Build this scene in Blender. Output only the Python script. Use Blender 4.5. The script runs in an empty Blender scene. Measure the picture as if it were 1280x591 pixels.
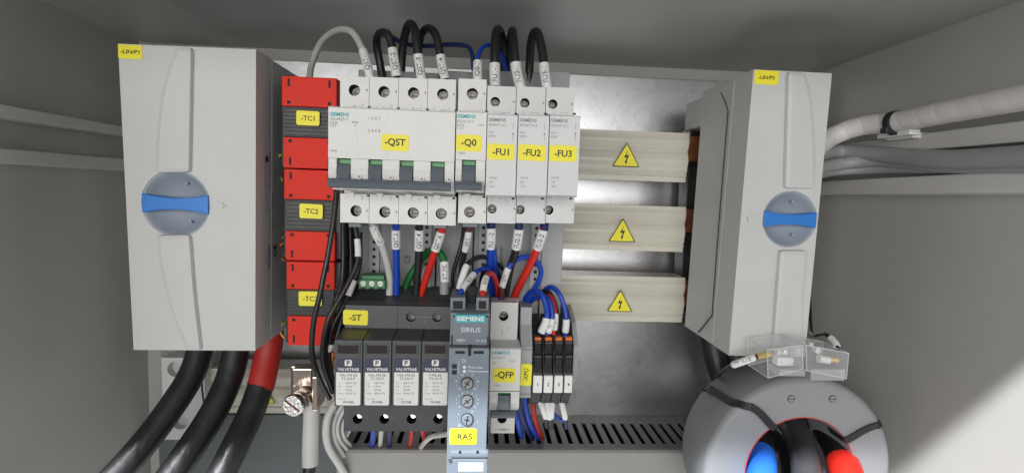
import bpy, bmesh, math, random
from mathutils import Vector, Matrix
random.seed(7)
C = bpy.context.scene
COL = C.collection
S = 0.001                       # everything below is written in millimetres

# ------------------------------------------------------------------ camera
FPX = 650.0
YAW, PITCH, ROLL = math.radians(3.65), math.radians(4.8), math.radians(1.88)
FWD = Vector((math.sin(YAW)*math.cos(PITCH), math.cos(YAW)*math.cos(PITCH), -math.sin(PITCH)))
_r = Vector((math.cos(YAW), -math.sin(YAW), 0)); _u = _r.cross(FWD)
RGT = math.cos(ROLL)*_r + math.sin(ROLL)*_u
UPV = -math.sin(ROLL)*_r + math.cos(ROLL)*_u
cam_data = bpy.data.cameras.new('camera'); cam = bpy.data.objects.new('camera', cam_data); COL.objects.link(cam)
cam_data.sensor_width = 36; cam_data.lens = 36*FPX/1280
cam_data.clip_start = 0.01; cam_data.clip_end = 50
M3 = Matrix((RGT, UPV, -FWD)).transposed()
cam.matrix_world = M3.to_4x4()
C.camera = cam

# ------------------------------------------------------------------ world, lamps, exposure
w = bpy.data.worlds.new('World'); C.world = w; w.use_nodes = True
wb = w.node_tree.nodes['Background']
wb.inputs[0].default_value = (0.93, 0.97, 1.0, 1); wb.inputs[1].default_value = 0.22
def area(name, loc, target, sx, sy, power, color):
    l = bpy.data.lights.new(name, 'AREA'); l.shape = 'RECTANGLE'; l.size = sx; l.size_y = sy
    l.energy = power; l.color = color
    o = bpy.data.objects.new(name, l); COL.objects.link(o)
    o.location = loc
    o.rotation_euler = (Vector(target)-Vector(loc)).to_track_quat('-Z', 'Y').to_euler()
    return o
area('room_ceiling_lamp', (-0.41, -0.42, 0.865), (0.1, 0.36, -0.2), 0.075, 0.025, 52, (0.96, 0.98, 1.0))
area('front_fill_light', (-0.34, -1.45, 0.10), (0.0, 0.4, 0.0), 1.8, 0.9, 26.5, (1.0, 0.98, 0.945))  # added broad frontal fill for dim side faces and plate reflections
C.view_settings.view_transform = 'Standard'; C.view_settings.look = 'None'
C.view_settings.exposure = 0.0; C.view_settings.gamma = 1.0

# ------------------------------------------------------------------ pixel -> point
def ray(px, py):
    return RGT*((px-640)/FPX) + UPV*(-(py-295.5)/FPX) + FWD
def P(px, py, D):
    d = ray(px, py); return d*(D/d.y)
def PX(px, py, X):
    d = ray(px, py); return d*(X/d.x)
def PZ(px, py, Z):
    d = ray(px, py); return d*(Z/d.z)
def rect(px0, py0, px1, py1, D):
    my = (py0+py1)/2; mx = (px0+px1)/2
    return P(px0, my, D).x, P(px1, my, D).x, P(mx, py1, D).z, P(mx, py0, D).z   # x0,x1,z0,z1

# ------------------------------------------------------------------ materials
MATS = {}
def mat(name, col, rough=0.45, metal=0.0, bump=0.0, bscale=400, var=0.0, vscale=30, coat=0.0, spec=0.5, trans=0.0, dirt=0.0, stretch=None):
    if name in MATS: return MATS[name]
    m = bpy.data.materials.new(name); m.use_nodes = True
    nt = m.node_tree; b = nt.nodes['Principled BSDF']
    b.inputs['Base Color'].default_value = (*col, 1); b.inputs['Roughness'].default_value = rough
    b.inputs['Metallic'].default_value = metal; b.inputs['Specular IOR Level'].default_value = spec
    b.inputs['Coat Weight'].default_value = coat; b.inputs['Transmission Weight'].default_value = trans
    tc = nt.nodes.new('ShaderNodeTexCoord'); src = tc.outputs['Object']
    if stretch:
        mp = nt.nodes.new('ShaderNodeMapping'); mp.inputs['Scale'].default_value = stretch
        nt.links.new(src, mp.inputs[0]); src = mp.outputs[0]
    if var > 0:
        n = nt.nodes.new('ShaderNodeTexNoise'); n.inputs['Scale'].default_value = vscale
        n.inputs['Detail'].default_value = 6; n.inputs['Roughness'].default_value = 0.65
        nt.links.new(src, n.inputs['Vector'])
        r = nt.nodes.new('ShaderNodeMapRange'); r.inputs['From Min'].default_value = 0.3; r.inputs['From Max'].default_value = 0.7
        r.inputs['To Min'].default_value = 1-var; r.inputs['To Max'].default_value = 1+var*0.6
        nt.links.new(n.outputs['Fac'], r.inputs['Value'])
        x = nt.nodes.new('ShaderNodeVectorMath'); x.operation = 'SCALE'; x.inputs[0].default_value = col
        nt.links.new(r.outputs[0], x.inputs['Scale']); nt.links.new(x.outputs[0], b.inputs['Base Color'])
        r2 = nt.nodes.new('ShaderNodeMapRange'); r2.inputs['From Min'].default_value = 0.3; r2.inputs['From Max'].default_value = 0.7
        r2.inputs['To Min'].default_value = max(0.04, rough-var*0.5); r2.inputs['To Max'].default_value = min(1, rough+var*0.5)
        nt.links.new(n.outputs['Fac'], r2.inputs['Value']); nt.links.new(r2.outputs[0], b.inputs['Roughness'])
    if bump > 0:
        n = nt.nodes.new('ShaderNodeTexNoise'); n.inputs['Scale'].default_value = bscale; n.inputs['Detail'].default_value = 4
        nt.links.new(src, n.inputs['Vector'])
        bp = nt.nodes.new('ShaderNodeBump'); bp.inputs['Strength'].default_value = bump; bp.inputs['Distance'].default_value = 0.0006
        nt.links.new(n.outputs['Fac'], bp.inputs['Height']); nt.links.new(bp.outputs[0], b.inputs['Normal'])
    MATS[name] = m; return m
def galvanised(name, base=0.62, rough=0.3):
    m = mat(name, (base, base*1.01, base*1.03), rough, 0.96)
    nt = m.node_tree; b = nt.nodes['Principled BSDF']
    tc = nt.nodes.new('ShaderNodeTexCoord')
    v = nt.nodes.new('ShaderNodeTexVoronoi'); v.inputs['Scale'].default_value = 170
    n0 = nt.nodes.new('ShaderNodeTexNoise'); n0.inputs['Scale'].default_value = 40; n0.inputs['Detail'].default_value = 4
    nt.links.new(tc.outputs['Object'], n0.inputs['Vector'])
    mx = nt.nodes.new('ShaderNodeVectorMath'); mx.operation = 'MULTIPLY_ADD'; mx.inputs[1].default_value = (0.05,)*3
    nt.links.new(n0.outputs['Color'], mx.inputs[0]); nt.links.new(tc.outputs['Object'], mx.inputs[2]); nt.links.new(mx.outputs[0], v.inputs['Vector'])
    n = nt.nodes.new('ShaderNodeTexNoise'); n.inputs['Scale'].default_value = 18; n.inputs['Detail'].default_value = 8; n.inputs['Roughness'].default_value = 0.7
    nt.links.new(tc.outputs['Object'], n.inputs['Vector'])
    bw = nt.nodes.new('ShaderNodeRGBToBW'); nt.links.new(v.outputs['Color'], bw.inputs[0])
    a = nt.nodes.new('ShaderNodeMath'); a.operation = 'MULTIPLY_ADD'; a.inputs[1].default_value = 0.35
    nt.links.new(bw.outputs[0], a.inputs[0]); nt.links.new(n.outputs['Fac'], a.inputs[2])
    r = nt.nodes.new('ShaderNodeMapRange'); r.inputs['From Min'].default_value = 0.35; r.inputs['From Max'].default_value = 0.95
    r.inputs['To Min'].default_value = rough-0.015; r.inputs['To Max'].default_value = rough+0.03
    nt.links.new(a.outputs[0], r.inputs['Value']); nt.links.new(r.outputs[0], b.inputs['Roughness'])
    a3 = nt.nodes.new('ShaderNodeMath'); a3.operation = 'MULTIPLY_ADD'; a3.inputs[1].default_value = 0.8; nt.links.new(bw.outputs[0], a3.inputs[0]); nt.links.new(n.outputs['Fac'], a3.inputs[2])
    r3 = nt.nodes.new('ShaderNodeMapRange'); r3.inputs['From Min'].default_value = 0.3; r3.inputs['From Max'].default_value = 1.0
    r3.inputs['To Min'].default_value = 0.90; r3.inputs['To Max'].default_value = 1.08
    x = nt.nodes.new('ShaderNodeVectorMath'); x.operation = 'SCALE'; x.inputs[0].default_value = (base, base*1.01, base*1.03)
    nt.links.new(a3.outputs[0], r3.inputs['Value']); nt.links.new(r3.outputs[0], x.inputs['Scale']); nt.links.new(x.outputs[0], b.inputs['Base Color'])
    bp = nt.nodes.new('ShaderNodeBump'); bp.inputs['Strength'].default_value = 0.12; bp.inputs['Distance'].default_value = 0.0008
    nt.links.new(n.outputs['Fac'], bp.inputs['Height']); nt.links.new(bp.outputs[0], b.inputs['Normal'])
    return m
PAINT = mat('cabinet_paint', (0.45, 0.447, 0.43), 0.3, bump=0.18, bscale=900, var=0.06, vscale=7)
RAILP = mat('rail_paint', (0.60, 0.585, 0.55), 0.45, bump=0.3, bscale=900, var=0.05, vscale=12)
GALV = galvanised('galvanised_steel', 0.55, 0.30)
WHITE = mat('white_plastic', (0.66, 0.655, 0.635), 0.42, bump=0.18, bscale=1500, var=0.035, vscale=60)
FUSEG = mat('fuse_grey_plastic', (0.60, 0.605, 0.61), 0.42, bump=0.15, bscale=1500, var=0.035, vscale=60)
SHELL = mat('switch_shell_plastic', (0.52, 0.525, 0.52), 0.5, bump=0.25, bscale=1400, var=0.035, vscale=25)
SEAM = mat('seam_dark', (0.05, 0.05, 0.05), 0.7)
RED = mat('red_plastic', (0.66, 0.030, 0.016), 0.58, spec=0.25, bump=0.25, bscale=1200, var=0.06, vscale=50)
BLACK = mat('black_plastic', (0.022, 0.023, 0.025), 0.45, bump=0.25, bscale=900, var=0.15, vscale=60)
DARK = mat('charcoal_plastic', (0.062, 0.064, 0.068), 0.42, bump=0.25, bscale=1300, var=0.06, vscale=50)
DARK2 = mat('window_smoke', (0.030, 0.020, 0.022), 0.2)
HOLE = mat('hole_black', (0.008, 0.008, 0.008), 0.7)
LEVER = mat('lever_slate', (0.105, 0.125, 0.15), 0.42, bump=0.15, bscale=1200, var=0.05, vscale=60)
GREENM = mat('indicator_green', (0.05, 0.26, 0.07), 0.4)
GREENC = mat('connector_green', (0.02, 0.17, 0.05), 0.4, bump=0.1)
STEEL = mat('screw_steel', (0.11, 0.108, 0.10), 0.35, 1.0, bump=0.3, bscale=700)
ZINC = mat('bright_zinc', (0.85, 0.84, 0.82), 0.27, 1.0, bump=0.4, bscale=500)
COPPER = mat('copper', (0.72, 0.30, 0.16), 0.32, 1.0, bump=0.2, bscale=400, var=0.12, vscale=60)
TINC = mat('tinned_copper', (0.80, 0.66, 0.56), 0.2, 1.0, bump=0.25, bscale=300, var=0.1, vscale=40)
COVER = mat('cover_beige', (0.57, 0.545, 0.47), 0.26, bump=0.1, bscale=600, var=0.05, vscale=30, stretch=(0.15, 1, 1))
YEL = mat('label_yellow', (0.83, 0.74, 0.03), 0.5, bump=0.06, bscale=300, var=0.03, vscale=80)
INK = mat('ink_black', (0.02, 0.02, 0.02), 0.6)
INKG = mat('ink_grey', (0.22, 0.22, 0.22), 0.6)
TEAL = mat('teal_print', (0.02, 0.36, 0.40), 0.5)
PAPERW = mat('white_label', (0.72, 0.72, 0.71), 0.5)
NAVY = mat('navy_label', (0.035, 0.04, 0.075), 0.4)
BLUEG = mat('blue_grip', (0.012, 0.17, 0.56), 0.42, bump=0.1, bscale=1200, var=0.04)
DISC = mat('handle_grey', (0.29, 0.325, 0.375), 0.45, bump=0.25, bscale=1200, var=0.05, vscale=40)
ADAPT = mat('adapter_grey', (0.225, 0.235, 0.245), 0.45, bump=0.2, bscale=1200, var=0.05, vscale=40)
ADAPT2 = mat('adapter_light_grey', (0.33, 0.345, 0.355), 0.45, bump=0.2, bscale=1200, var=0.05, vscale=40)
RELAY = mat('relay_blue_grey', (0.15, 0.175, 0.205), 0.4, bump=0.2, bscale=1300, var=0.04, vscale=50)
RELAYL = mat('relay_light_blue_grey', (0.17, 0.205, 0.25), 0.48, bump=0.2, bscale=1300, var=0.04, vscale=50)
PRINTL = mat('print_pale', (0.62, 0.66, 0.70), 0.5)
DUCT = mat('duct_grey', (0.24, 0.24, 0.235), 0.4, bump=0.2, bscale=1000, var=0.05, vscale=30)
DUCTC = mat('duct_cover_grey', (0.30, 0.295, 0.285), 0.33, bump=0.15, bscale=1000, var=0.05, vscale=14)
TOR = mat('toroid_grey', (0.24, 0.25, 0.265), 0.52, bump=0.3, bscale=1100, var=0.04, vscale=30)
CABK = mat('cable_black', (0.016, 0.016, 0.018), 0.38, bump=0.3, bscale=600, var=0.2, vscale=60)
JACKET = mat('supply_jacket', (0.012, 0.012, 0.014), 0.44, bump=0.6, bscale=260, var=0.25, vscale=90, spec=0.6, stretch=(1, 1, 0.25))
CABG = mat('cable_charcoal', (0.06, 0.06, 0.065), 0.35, bump=0.2, bscale=600, var=0.2, vscale=60)
CABGR = mat('cable_grey', (0.30, 0.30, 0.31), 0.45, bump=0.3, bscale=500, var=0.08, vscale=40)
CABW = mat('cable_white', (0.52, 0.52, 0.50), 0.45, bump=0.2, bscale=500, var=0.06, vscale=50)
SHRINK = mat('shrink_red', (0.40, 0.018, 0.014), 0.5, bump=0.3, bscale=500, var=0.12, vscale=40)
WRED = mat('wire_red', (0.60, 0.022, 0.012), 0.38, bump=0.12, bscale=500)
WBLUE = mat('wire_blue', (0.008, 0.055, 0.42), 0.38, bump=0.12, bscale=500)
WNAVY = mat('wire_navy', (0.008, 0.018, 0.10), 0.42, bump=0.12, bscale=500)
WBLUEL = mat('wire_sky_blue', (0.03, 0.18, 0.80), 0.35)
WGREEN = mat('wire_green', (0.012, 0.15, 0.03), 0.4)
WYEL = mat('wire_yellow', (0.60, 0.50, 0.03), 0.4)
WORANGE = mat('orange_push_in', (0.70, 0.16, 0.02), 0.4)
SLEEVE = mat('sleeve_white', (0.74, 0.74, 0.73), 0.5, bump=0.05)
MAROON = mat('maroon_ferrule', (0.12, 0.02, 0.02), 0.5)
CLEAR = mat('clear_acrylic', (0.75, 0.77, 0.78), 0.08, spec=0.9)
CLEAR.node_tree.nodes['Principled BSDF'].inputs['Alpha'].default_value = 0.2
CLEARE = mat('clear_acrylic_edge', (0.80, 0.82, 0.83), 0.1, spec=0.9)
CLEARE.node_tree.nodes['Principled BSDF'].inputs['Alpha'].default_value = 0.38
GOLD = mat('brass_crimp', (0.75, 0.52, 0.12), 0.3, 0.7)
SPIRAL = mat('spiral_wrap', (0.66, 0.63, 0.62), 0.4, bump=0.2, bscale=400, var=0.06, vscale=30)

# ------------------------------------------------------------------ mesh builder
def catmull(pts, n=8):
    pts = [Vector(p) for p in pts]
    if len(pts) < 3:
        return [pts[0].lerp(pts[-1], i/6) for i in range(7)]
    q = [pts[0]*2-pts[1]] + pts + [pts[-1]*2-pts[-2]]; out = []
    for i in range(1, len(q)-2):
        a, b, c, d = q[i-1], q[i], q[i+1], q[i+2]
        for k in range(n):
            t = k/n
            out.append(0.5*((2*b)+(c-a)*t+(2*a-5*b+4*c-d)*t*t+(3*b-a-3*c+d)*t**3))
    out.append(pts[-1]); return out
TEXTCACHE = {}
def text_geo(s, bold):
    k = (s, bold)
    if k in TEXTCACHE: return TEXTCACHE[k]
    c = bpy.data.curves.new('lettering', 'FONT'); c.body = s; c.align_x = 'CENTER'; c.align_y = 'CENTER'; c.size = 1; c.offset = bold
    c.resolution_u = 3
    o = bpy.data.objects.new('lettering', c); COL.objects.link(o)
    bpy.context.view_layer.update()
    me = bpy.data.meshes.new_from_object(o.evaluated_get(bpy.context.evaluated_depsgraph_get()))
    vs = [v.co.copy() for v in me.vertices]; fs = [tuple(p.vertices) for p in me.polygons]
    bpy.data.objects.remove(o); bpy.data.curves.remove(c); bpy.data.meshes.remove(me)
    xs = [v.x for v in vs]; ys = [v.y for v in vs]
    cx, cy, wd, ht = (min(xs)+max(xs))/2, (min(ys)+max(ys))/2, max(xs)-min(xs), max(ys)-min(ys)
    vs = [Vector((v.x-cx, v.y-cy, 0)) for v in vs]
    TEXTCACHE[k] = (vs, fs, wd, ht); return TEXTCACHE[k]

class MB:
    def __init__(self, *mats): self.v = []; self.f = []; self.m = []; self.sm = []; self.mats = list(mats)
    def mi(self, m):
        if m is None: return 0
        if m not in self.mats: self.mats.append(m)
        return self.mats.index(m)
    def add(self, vs, fs, m=None, smooth=False):
        n = len(self.v); self.v += [Vector(v) for v in vs]; k = self.mi(m)
        for f in fs: self.f.append(tuple(i+n for i in f)); self.m.append(k); self.sm.append(smooth)
        return self
    def from_bm(self, bm, m=None, smooth=False):
        bm.verts.ensure_lookup_table(); bm.verts.index_update()
        self.add([v.co.copy() for v in bm.verts], [tuple(v.index for v in f.verts) for f in bm.faces], m, smooth); bm.free(); return self
    def box(self, x0, x1, y0, y1, z0, z1, bev=0.5, m=None, seg=2):
        bm = bmesh.new(); bmesh.ops.create_cube(bm, size=1)
        for v in bm.verts: v.co = Vector(((x0+x1)/2+v.co.x*(x1-x0), (y0+y1)/2+v.co.y*(y1-y0), (z0+z1)/2+v.co.z*(z1-z0)))
        b = min(bev, 0.45*min(abs(x1-x0), abs(y1-y0), abs(z1-z0)))
        if b > 0.02: bmesh.ops.bevel(bm, geom=bm.edges[:], offset=b, segments=seg, affect='EDGES', profile=0.6)
        return self.from_bm(bm, m)
    def pbox(self, px0, py0, px1, py1, D, depth, bev=0.5, m=None):
        x0, x1, z0, z1 = rect(px0, py0, px1, py1, D); return self.box(x0, x1, D, D+depth, z0, z1, bev, m)
    def poly(self, ring0, ring1, bev=0.0, m=None):          # two rings of points -> closed prism, bevelled
        bm = bmesh.new(); a = [bm.verts.new(p) for p in ring0]; b = [bm.verts.new(p) for p in ring1]; n = len(a)
        bm.faces.new(a); bm.faces.new(b[::-1])
        for i in range(n): bm.faces.new((a[i], b[i], b[(i+1) % n], a[(i+1) % n]))
        bmesh.ops.recalc_face_normals(bm, faces=bm.faces[:])
        if bev > 0: bmesh.ops.bevel(bm, geom=bm.edges[:], offset=bev, segments=2, affect='EDGES', profile=0.6)
        return self.from_bm(bm, m)
    def prism_x(self, prof, x0, x1, bev=0.0, m=None):       # prof: (y,z)
        return self.poly([Vector((x0, y, z)) for y, z in prof], [Vector((x1, y, z)) for y, z in prof], bev, m)
    def prism_y(self, prof, y0, y1, bev=0.0, m=None):       # prof: (x,z)
        return self.poly([Vector((x, y0, z)) for x, z in prof], [Vector((x, y1, z)) for x, z in prof], bev, m)
    def tube(self, pts, r, m=None, n=12, caps=True, res=8):
        p = catmull(pts, res); rr = r if isinstance(r, (list, tuple)) else [r]*len(p)
        if len(rr) != len(p): rr = [rr[0]+(rr[-1]-rr[0])*i/(len(p)-1) for i in range(len(p))]
        t = (p[1]-p[0]).normalized(); u = t.orthogonal().normalized(); vs = []; fs = []
        for i, c in enumerate(p):
            t2 = (p[min(i+1, len(p)-1)]-p[max(i-1, 0)]).normalized()
            u = (u-t2*u.dot(t2)).normalized(); v = t2.cross(u)
            for k in range(n):
                a = 2*math.pi*k/n; vs.append(c+(u*math.cos(a)+v*math.sin(a))*rr[i])
        for i in range(len(p)-1):
            for k in range(n):
                k2 = (k+1) % n; fs.append((i*n+k, i*n+k2, (i+1)*n+k2, (i+1)*n+k))
        self.add(vs, fs, m, True)
        if caps: self.add(vs[:n], [tuple(range(n))[::-1]], m); self.add(vs[-n:], [tuple(range(n))], m)
        return self
    def cyl(self, c, axis, r, h, m=None, n=28, bev=0.0, r2=None):
        axis = Vector(axis).normalized(); u = axis.orthogonal().normalized(); v = axis.cross(u); c = Vector(c); r2 = r if r2 is None else r2
        prof = [(0, r)] + ([(h-bev, r2), (h, r2-bev)] if bev else [(h, r2)])
        rings = [[c+axis*d+(u*math.cos(2*math.pi*k/n)+v*math.sin(2*math.pi*k/n))*q for k in range(n)] for d, q in prof]
        vs = [p for rg in rings for p in rg]; fs = []
        for i in range(len(rings)-1):
            for k in range(n):
                k2 = (k+1) % n; fs.append((i*n+k, i*n+k2, (i+1)*n+k2, (i+1)*n+k))
        self.add(vs, fs, m, True)
        self.add(rings[0], [tuple(range(n))[::-1]], m); self.add(rings[-1], [tuple(range(n))], m); return self
    def lathe(self, c, axis, prof, m=None, n=64, smooth=True):   # prof: (distance along axis, radius)
        axis = Vector(axis).normalized(); u = axis.orthogonal().normalized(); v = axis.cross(u); c = Vector(c); vs = []; fs = []
        for d, q in prof:
            for k in range(n):
                a = 2*math.pi*k/n; vs.append(c+axis*d+(u*math.cos(a)+v*math.sin(a))*q)
        for i in range(len(prof)-1):
            for k in range(n):
                k2 = (k+1) % n; fs.append((i*n+k, i*n+k2, (i+1)*n+k2, (i+1)*n+k))
        return self.add(vs, fs, m, smooth)
    def holed(self, quad, y, depth, hx, hz, r, m=None, mh=None, n=28, capd=None):
        """a plate facing -Y with convex outline quad [(x,z)..], one round hole whose floor is mh"""
        angs = [2*math.pi*k/n for k in range(n)] + [math.atan2(z-hz, x-hx) % (2*math.pi) for x, z in quad]
        angs = sorted(set(round(a, 6) for a in angs)); out = []; inn = []
        for a in angs:
            dx, dz = math.cos(a), math.sin(a); best = 1e9
            for i in range(len(quad)):
                x1, z1 = quad[i]; x2, z2 = quad[(i+1) % len(quad)]; ex, ez = x2-x1, z2-z1
                den = dx*ez-dz*ex
                if abs(den) < 1e-9: continue
                t = ((x1-hx)*ez-(z1-hz)*ex)/den; s = ((x1-hx)*dz-(z1-hz)*dx)/den
                if t > 0 and -1e-6 <= s <= 1+1e-6: best = min(best, t)
            out.append((hx+dx*best, hz+dz*best)); inn.append((hx+dx*r, hz+dz*r))
        N = len(angs); cd = capd or depth
        V = [(x, y, z) for x, z in out]+[(x, y, z) for x, z in inn]+[(x, y+depth, z) for x, z in out]+[(x, y+cd, z) for x, z in inn]
        F = []; G = []
        for i in range(N):
            j = (i+1) % N
            F.append((i, j, N+j, N+i)); F.append((j, i, 2*N+i, 2*N+j)); G.append((N+i, N+j, 3*N+j, 3*N+i))
        self.add(V, F, m); self.add(V, G, mh if mh is not None else m, True)
        self.add([V[3*N+i] for i in range(N)], [tuple(range(N))], mh if mh is not None else m)
        return self
    def text(self, s, c, h, m, bold=0.0, xd=(1, 0, 0), yd=(0, 0, 1), width=None, align='c'):
        vs, fs, wd, ht = text_geo(s, bold); k = h/0.73; xd = Vector(xd).normalized(); yd = Vector(yd).normalized(); c = Vector(c)
        kx = k if width is None else width/wd
        if align == 'l': c = c+xd*(wd*kx/2)
        return self.add([c+xd*(v.x*kx)+yd*(v.y*k) for v in vs], fs, m)
    def rrect(self, c, wd, ht, r, m, xd=(1, 0, 0), yd=(0, 0, 1), t=0.0, n=4):
        xd = Vector(xd).normalized(); yd = Vector(yd).normalized(); c = Vector(c); nrm = xd.cross(yd); ring = []
        for sx, sy, a0 in ((1, 1, 0), (-1, 1, 90), (-1, -1, 180), (1, -1, 270)):
            for k in range(n+1):
                a = math.radians(a0+90*k/n)
                ring.append(c+xd*(sx*(wd/2-r)+r*math.cos(a))+yd*(sy*(ht/2-r)+r*math.sin(a)))
        if t <= 0: return self.add(ring, [tuple(range(len(ring)))], m)
        top = [p+nrm*t for p in ring]; N = len(ring)
        return self.add(ring+top, [tuple(range(N))[::-1], tuple(range(N, 2*N))]+[(i, (i+1) % N, N+(i+1) % N, N+i) for i in range(N)], m)
    def build(self, name, parent=None, **props):
        off = Vector(parent.get('_o', (0, 0, 0))) if parent else Vector((0, 0, 0))
        me = bpy.data.meshes.new(name); me.from_pydata([(v-off)*S for v in self.v], [], self.f)
        for mm in self.mats: me.materials.append(mm)
        for p, k, s in zip(me.polygons, self.m, self.sm): p.material_index = k; p.use_smooth = s
        me.validate()
        o = bpy.data.objects.new(name, me); COL.objects.link(o)
        if parent: o.parent = parent; o['_o'] = list(off)
        for k, v in props.items(): o[k] = v
        return o

def thing(name, label, cat, loc, group=None):
    o = bpy.data.objects.new(name, None); COL.objects.link(o); o.empty_display_size = 0.01
    o.location = Vector(loc)*S; o['_o'] = list(loc); o['label'] = label; o['category'] = cat
    if group: o['group'] = group
    return o
def single(mb, name, label, cat, group=None):
    """a thing that is one mesh: origin at its own centre"""
    c = sum(mb.v, Vector())/len(mb.v)
    mb.v = [v-c for v in mb.v]
    o = mb.build(name); o.location = c*S; o['_o'] = list(c); o['label'] = label; o['category'] = cat
    if group: o['group'] = group
    return o
def struct(mb, name):
    o = mb.build(name); o['kind'] = 'structure'; return o
def sticker(parent, px, py, wpx, hpx, D, text, name='label_sticker', hfrac=0.42, rot=0, bold=0.012, tw=None):
    x0, x1, z0, z1 = rect(px-wpx/2, py-hpx/2, px+wpx/2, py+hpx/2, D)
    c = Vector(((x0+x1)/2, D-0.05, (z0+z1)/2)); mb = MB(YEL, INK); ta = math.radians(random.uniform(-1.3, 1.3))
    ex, ez = Vector((math.cos(ta), 0, math.sin(ta))), Vector((-math.sin(ta), 0, math.cos(ta)))
    mb.rrect(c, x1-x0, z1-z0, 1.2, YEL, ex, ez, t=0.25)
    xd, yd = (ex, ez) if not rot else (ez, -ex)
    short = min(x1-x0, z1-z0)
    mb.text(text, c+Vector((0, -0.32, 0)), short*hfrac, INK, bold, xd, yd, width=tw)
    return mb.build(name, parent)

# ================================================================== the enclosure (setting)
XL, XR, YB, ZT, ZB, YF = -309, 318, 500, 0, -420, 118
ZT = P(560, 72, YB).z
struct(MB(PAINT).box(XL-2, XR+2, YB, YB+2, ZB, ZT+2, 0), 'wall_back')
struct(MB(PAINT).box(XL-2, XL, YF, YB-0.3, ZB, ZT+2, 0), 'wall_left')
struct(MB(PAINT).box(XR, XR+2, YF, YB-0.3, ZB, ZT+2, 0), 'wall_right')
struct(MB(PAINT).box(XL+0.3, XR-0.3, YF, YB-0.3, ZT, ZT+2, 0), 'ceiling')
struct(MB(PAINT).box(XL-2, XR+2, YF, YB+2, ZB-2, ZB-0.3, 0), 'floor')

# galvanised mounting plate with folded edges
YP = 480
pt = P(700, 92, YP).z
mb = MB(GALV).box(XL+24, XR-22, YP, YP+2, ZB+20, pt, 0.6).box(XL+24, XR-22, YP+2.3, YP+18, pt-2, pt-0.2, 0.4)
single(mb, 'mounting_plate', 'galvanised steel mounting plate behind all the devices', 'mounting plate')

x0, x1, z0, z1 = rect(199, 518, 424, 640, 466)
single(MB(mat('dark_panel_grey', (0.10, 0.112, 0.12), 0.45, bump=0.2, bscale=600, var=0.12, vscale=14)).box(x0, x1, 466, 470, z0, z1, 0.5), 'added_dark_panel', 'added dark grey panel under the beige cover behind the thick black cables', 'panel')  # dark sheet added in front of the plate to darken this area
# side rails pressed along the two side walls
def wall_rail(pts, X, side, label, depth=11):
    (ax, ay0, ay1), (bx_, by0, by1) = pts
    a0, a1, b0, b1 = PX(ax, ay0, X), PX(ax, ay1, X), PX(bx_, by0, X), PX(bx_, by1, X)
    def ext(p, q, y): return p.z+(q.z-p.z)*(y-p.y)/(q.y-p.y)
    y0, y1 = 150, 470; dx = depth if side > 0 else -depth
    r0 = [(X, y0, ext(a0, b0, y0)), (X, y0, ext(a1, b1, y0)), (X+dx, y0, ext(a1, b1, y0)-1), (X+dx, y0, ext(a0, b0, y0)+1)]
    r1 = [(X, y1, ext(a0, b0, y1)), (X, y1, ext(a1, b1, y1)), (X+dx, y1, ext(a1, b1, y1)-1), (X+dx, y1, ext(a0, b0, y1)+1)]
    mb = MB(RAILP).poly([Vector(p) for p in r0], [Vector(p) for p in r1], 0.8)
    single(mb, 'side_rail', label, 'rail', 'painted rails along the cabinet side walls')
wall_rail([(5, 131, 147), (145, 157, 168)], XL+9, -1, 'upper painted rail on the cabinet wall beside the yellow-labelled left switch', 8.5)
wall_rail([(5, 186, 203), (145, 198, 212)], XL+9, -1, 'lower painted rail on the cabinet wall at the far left', 8.5)
wall_rail([(1270, 152, 178), (1100, 174, 192)], XR-12, 1, 'painted rail just under the white spiral cable', 11.5)
wall_rail([(1270, 214, 241), (1040, 226, 243)], XR-12, 1, 'painted rail under the grey cable bundle at the far right', 11.5)

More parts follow.
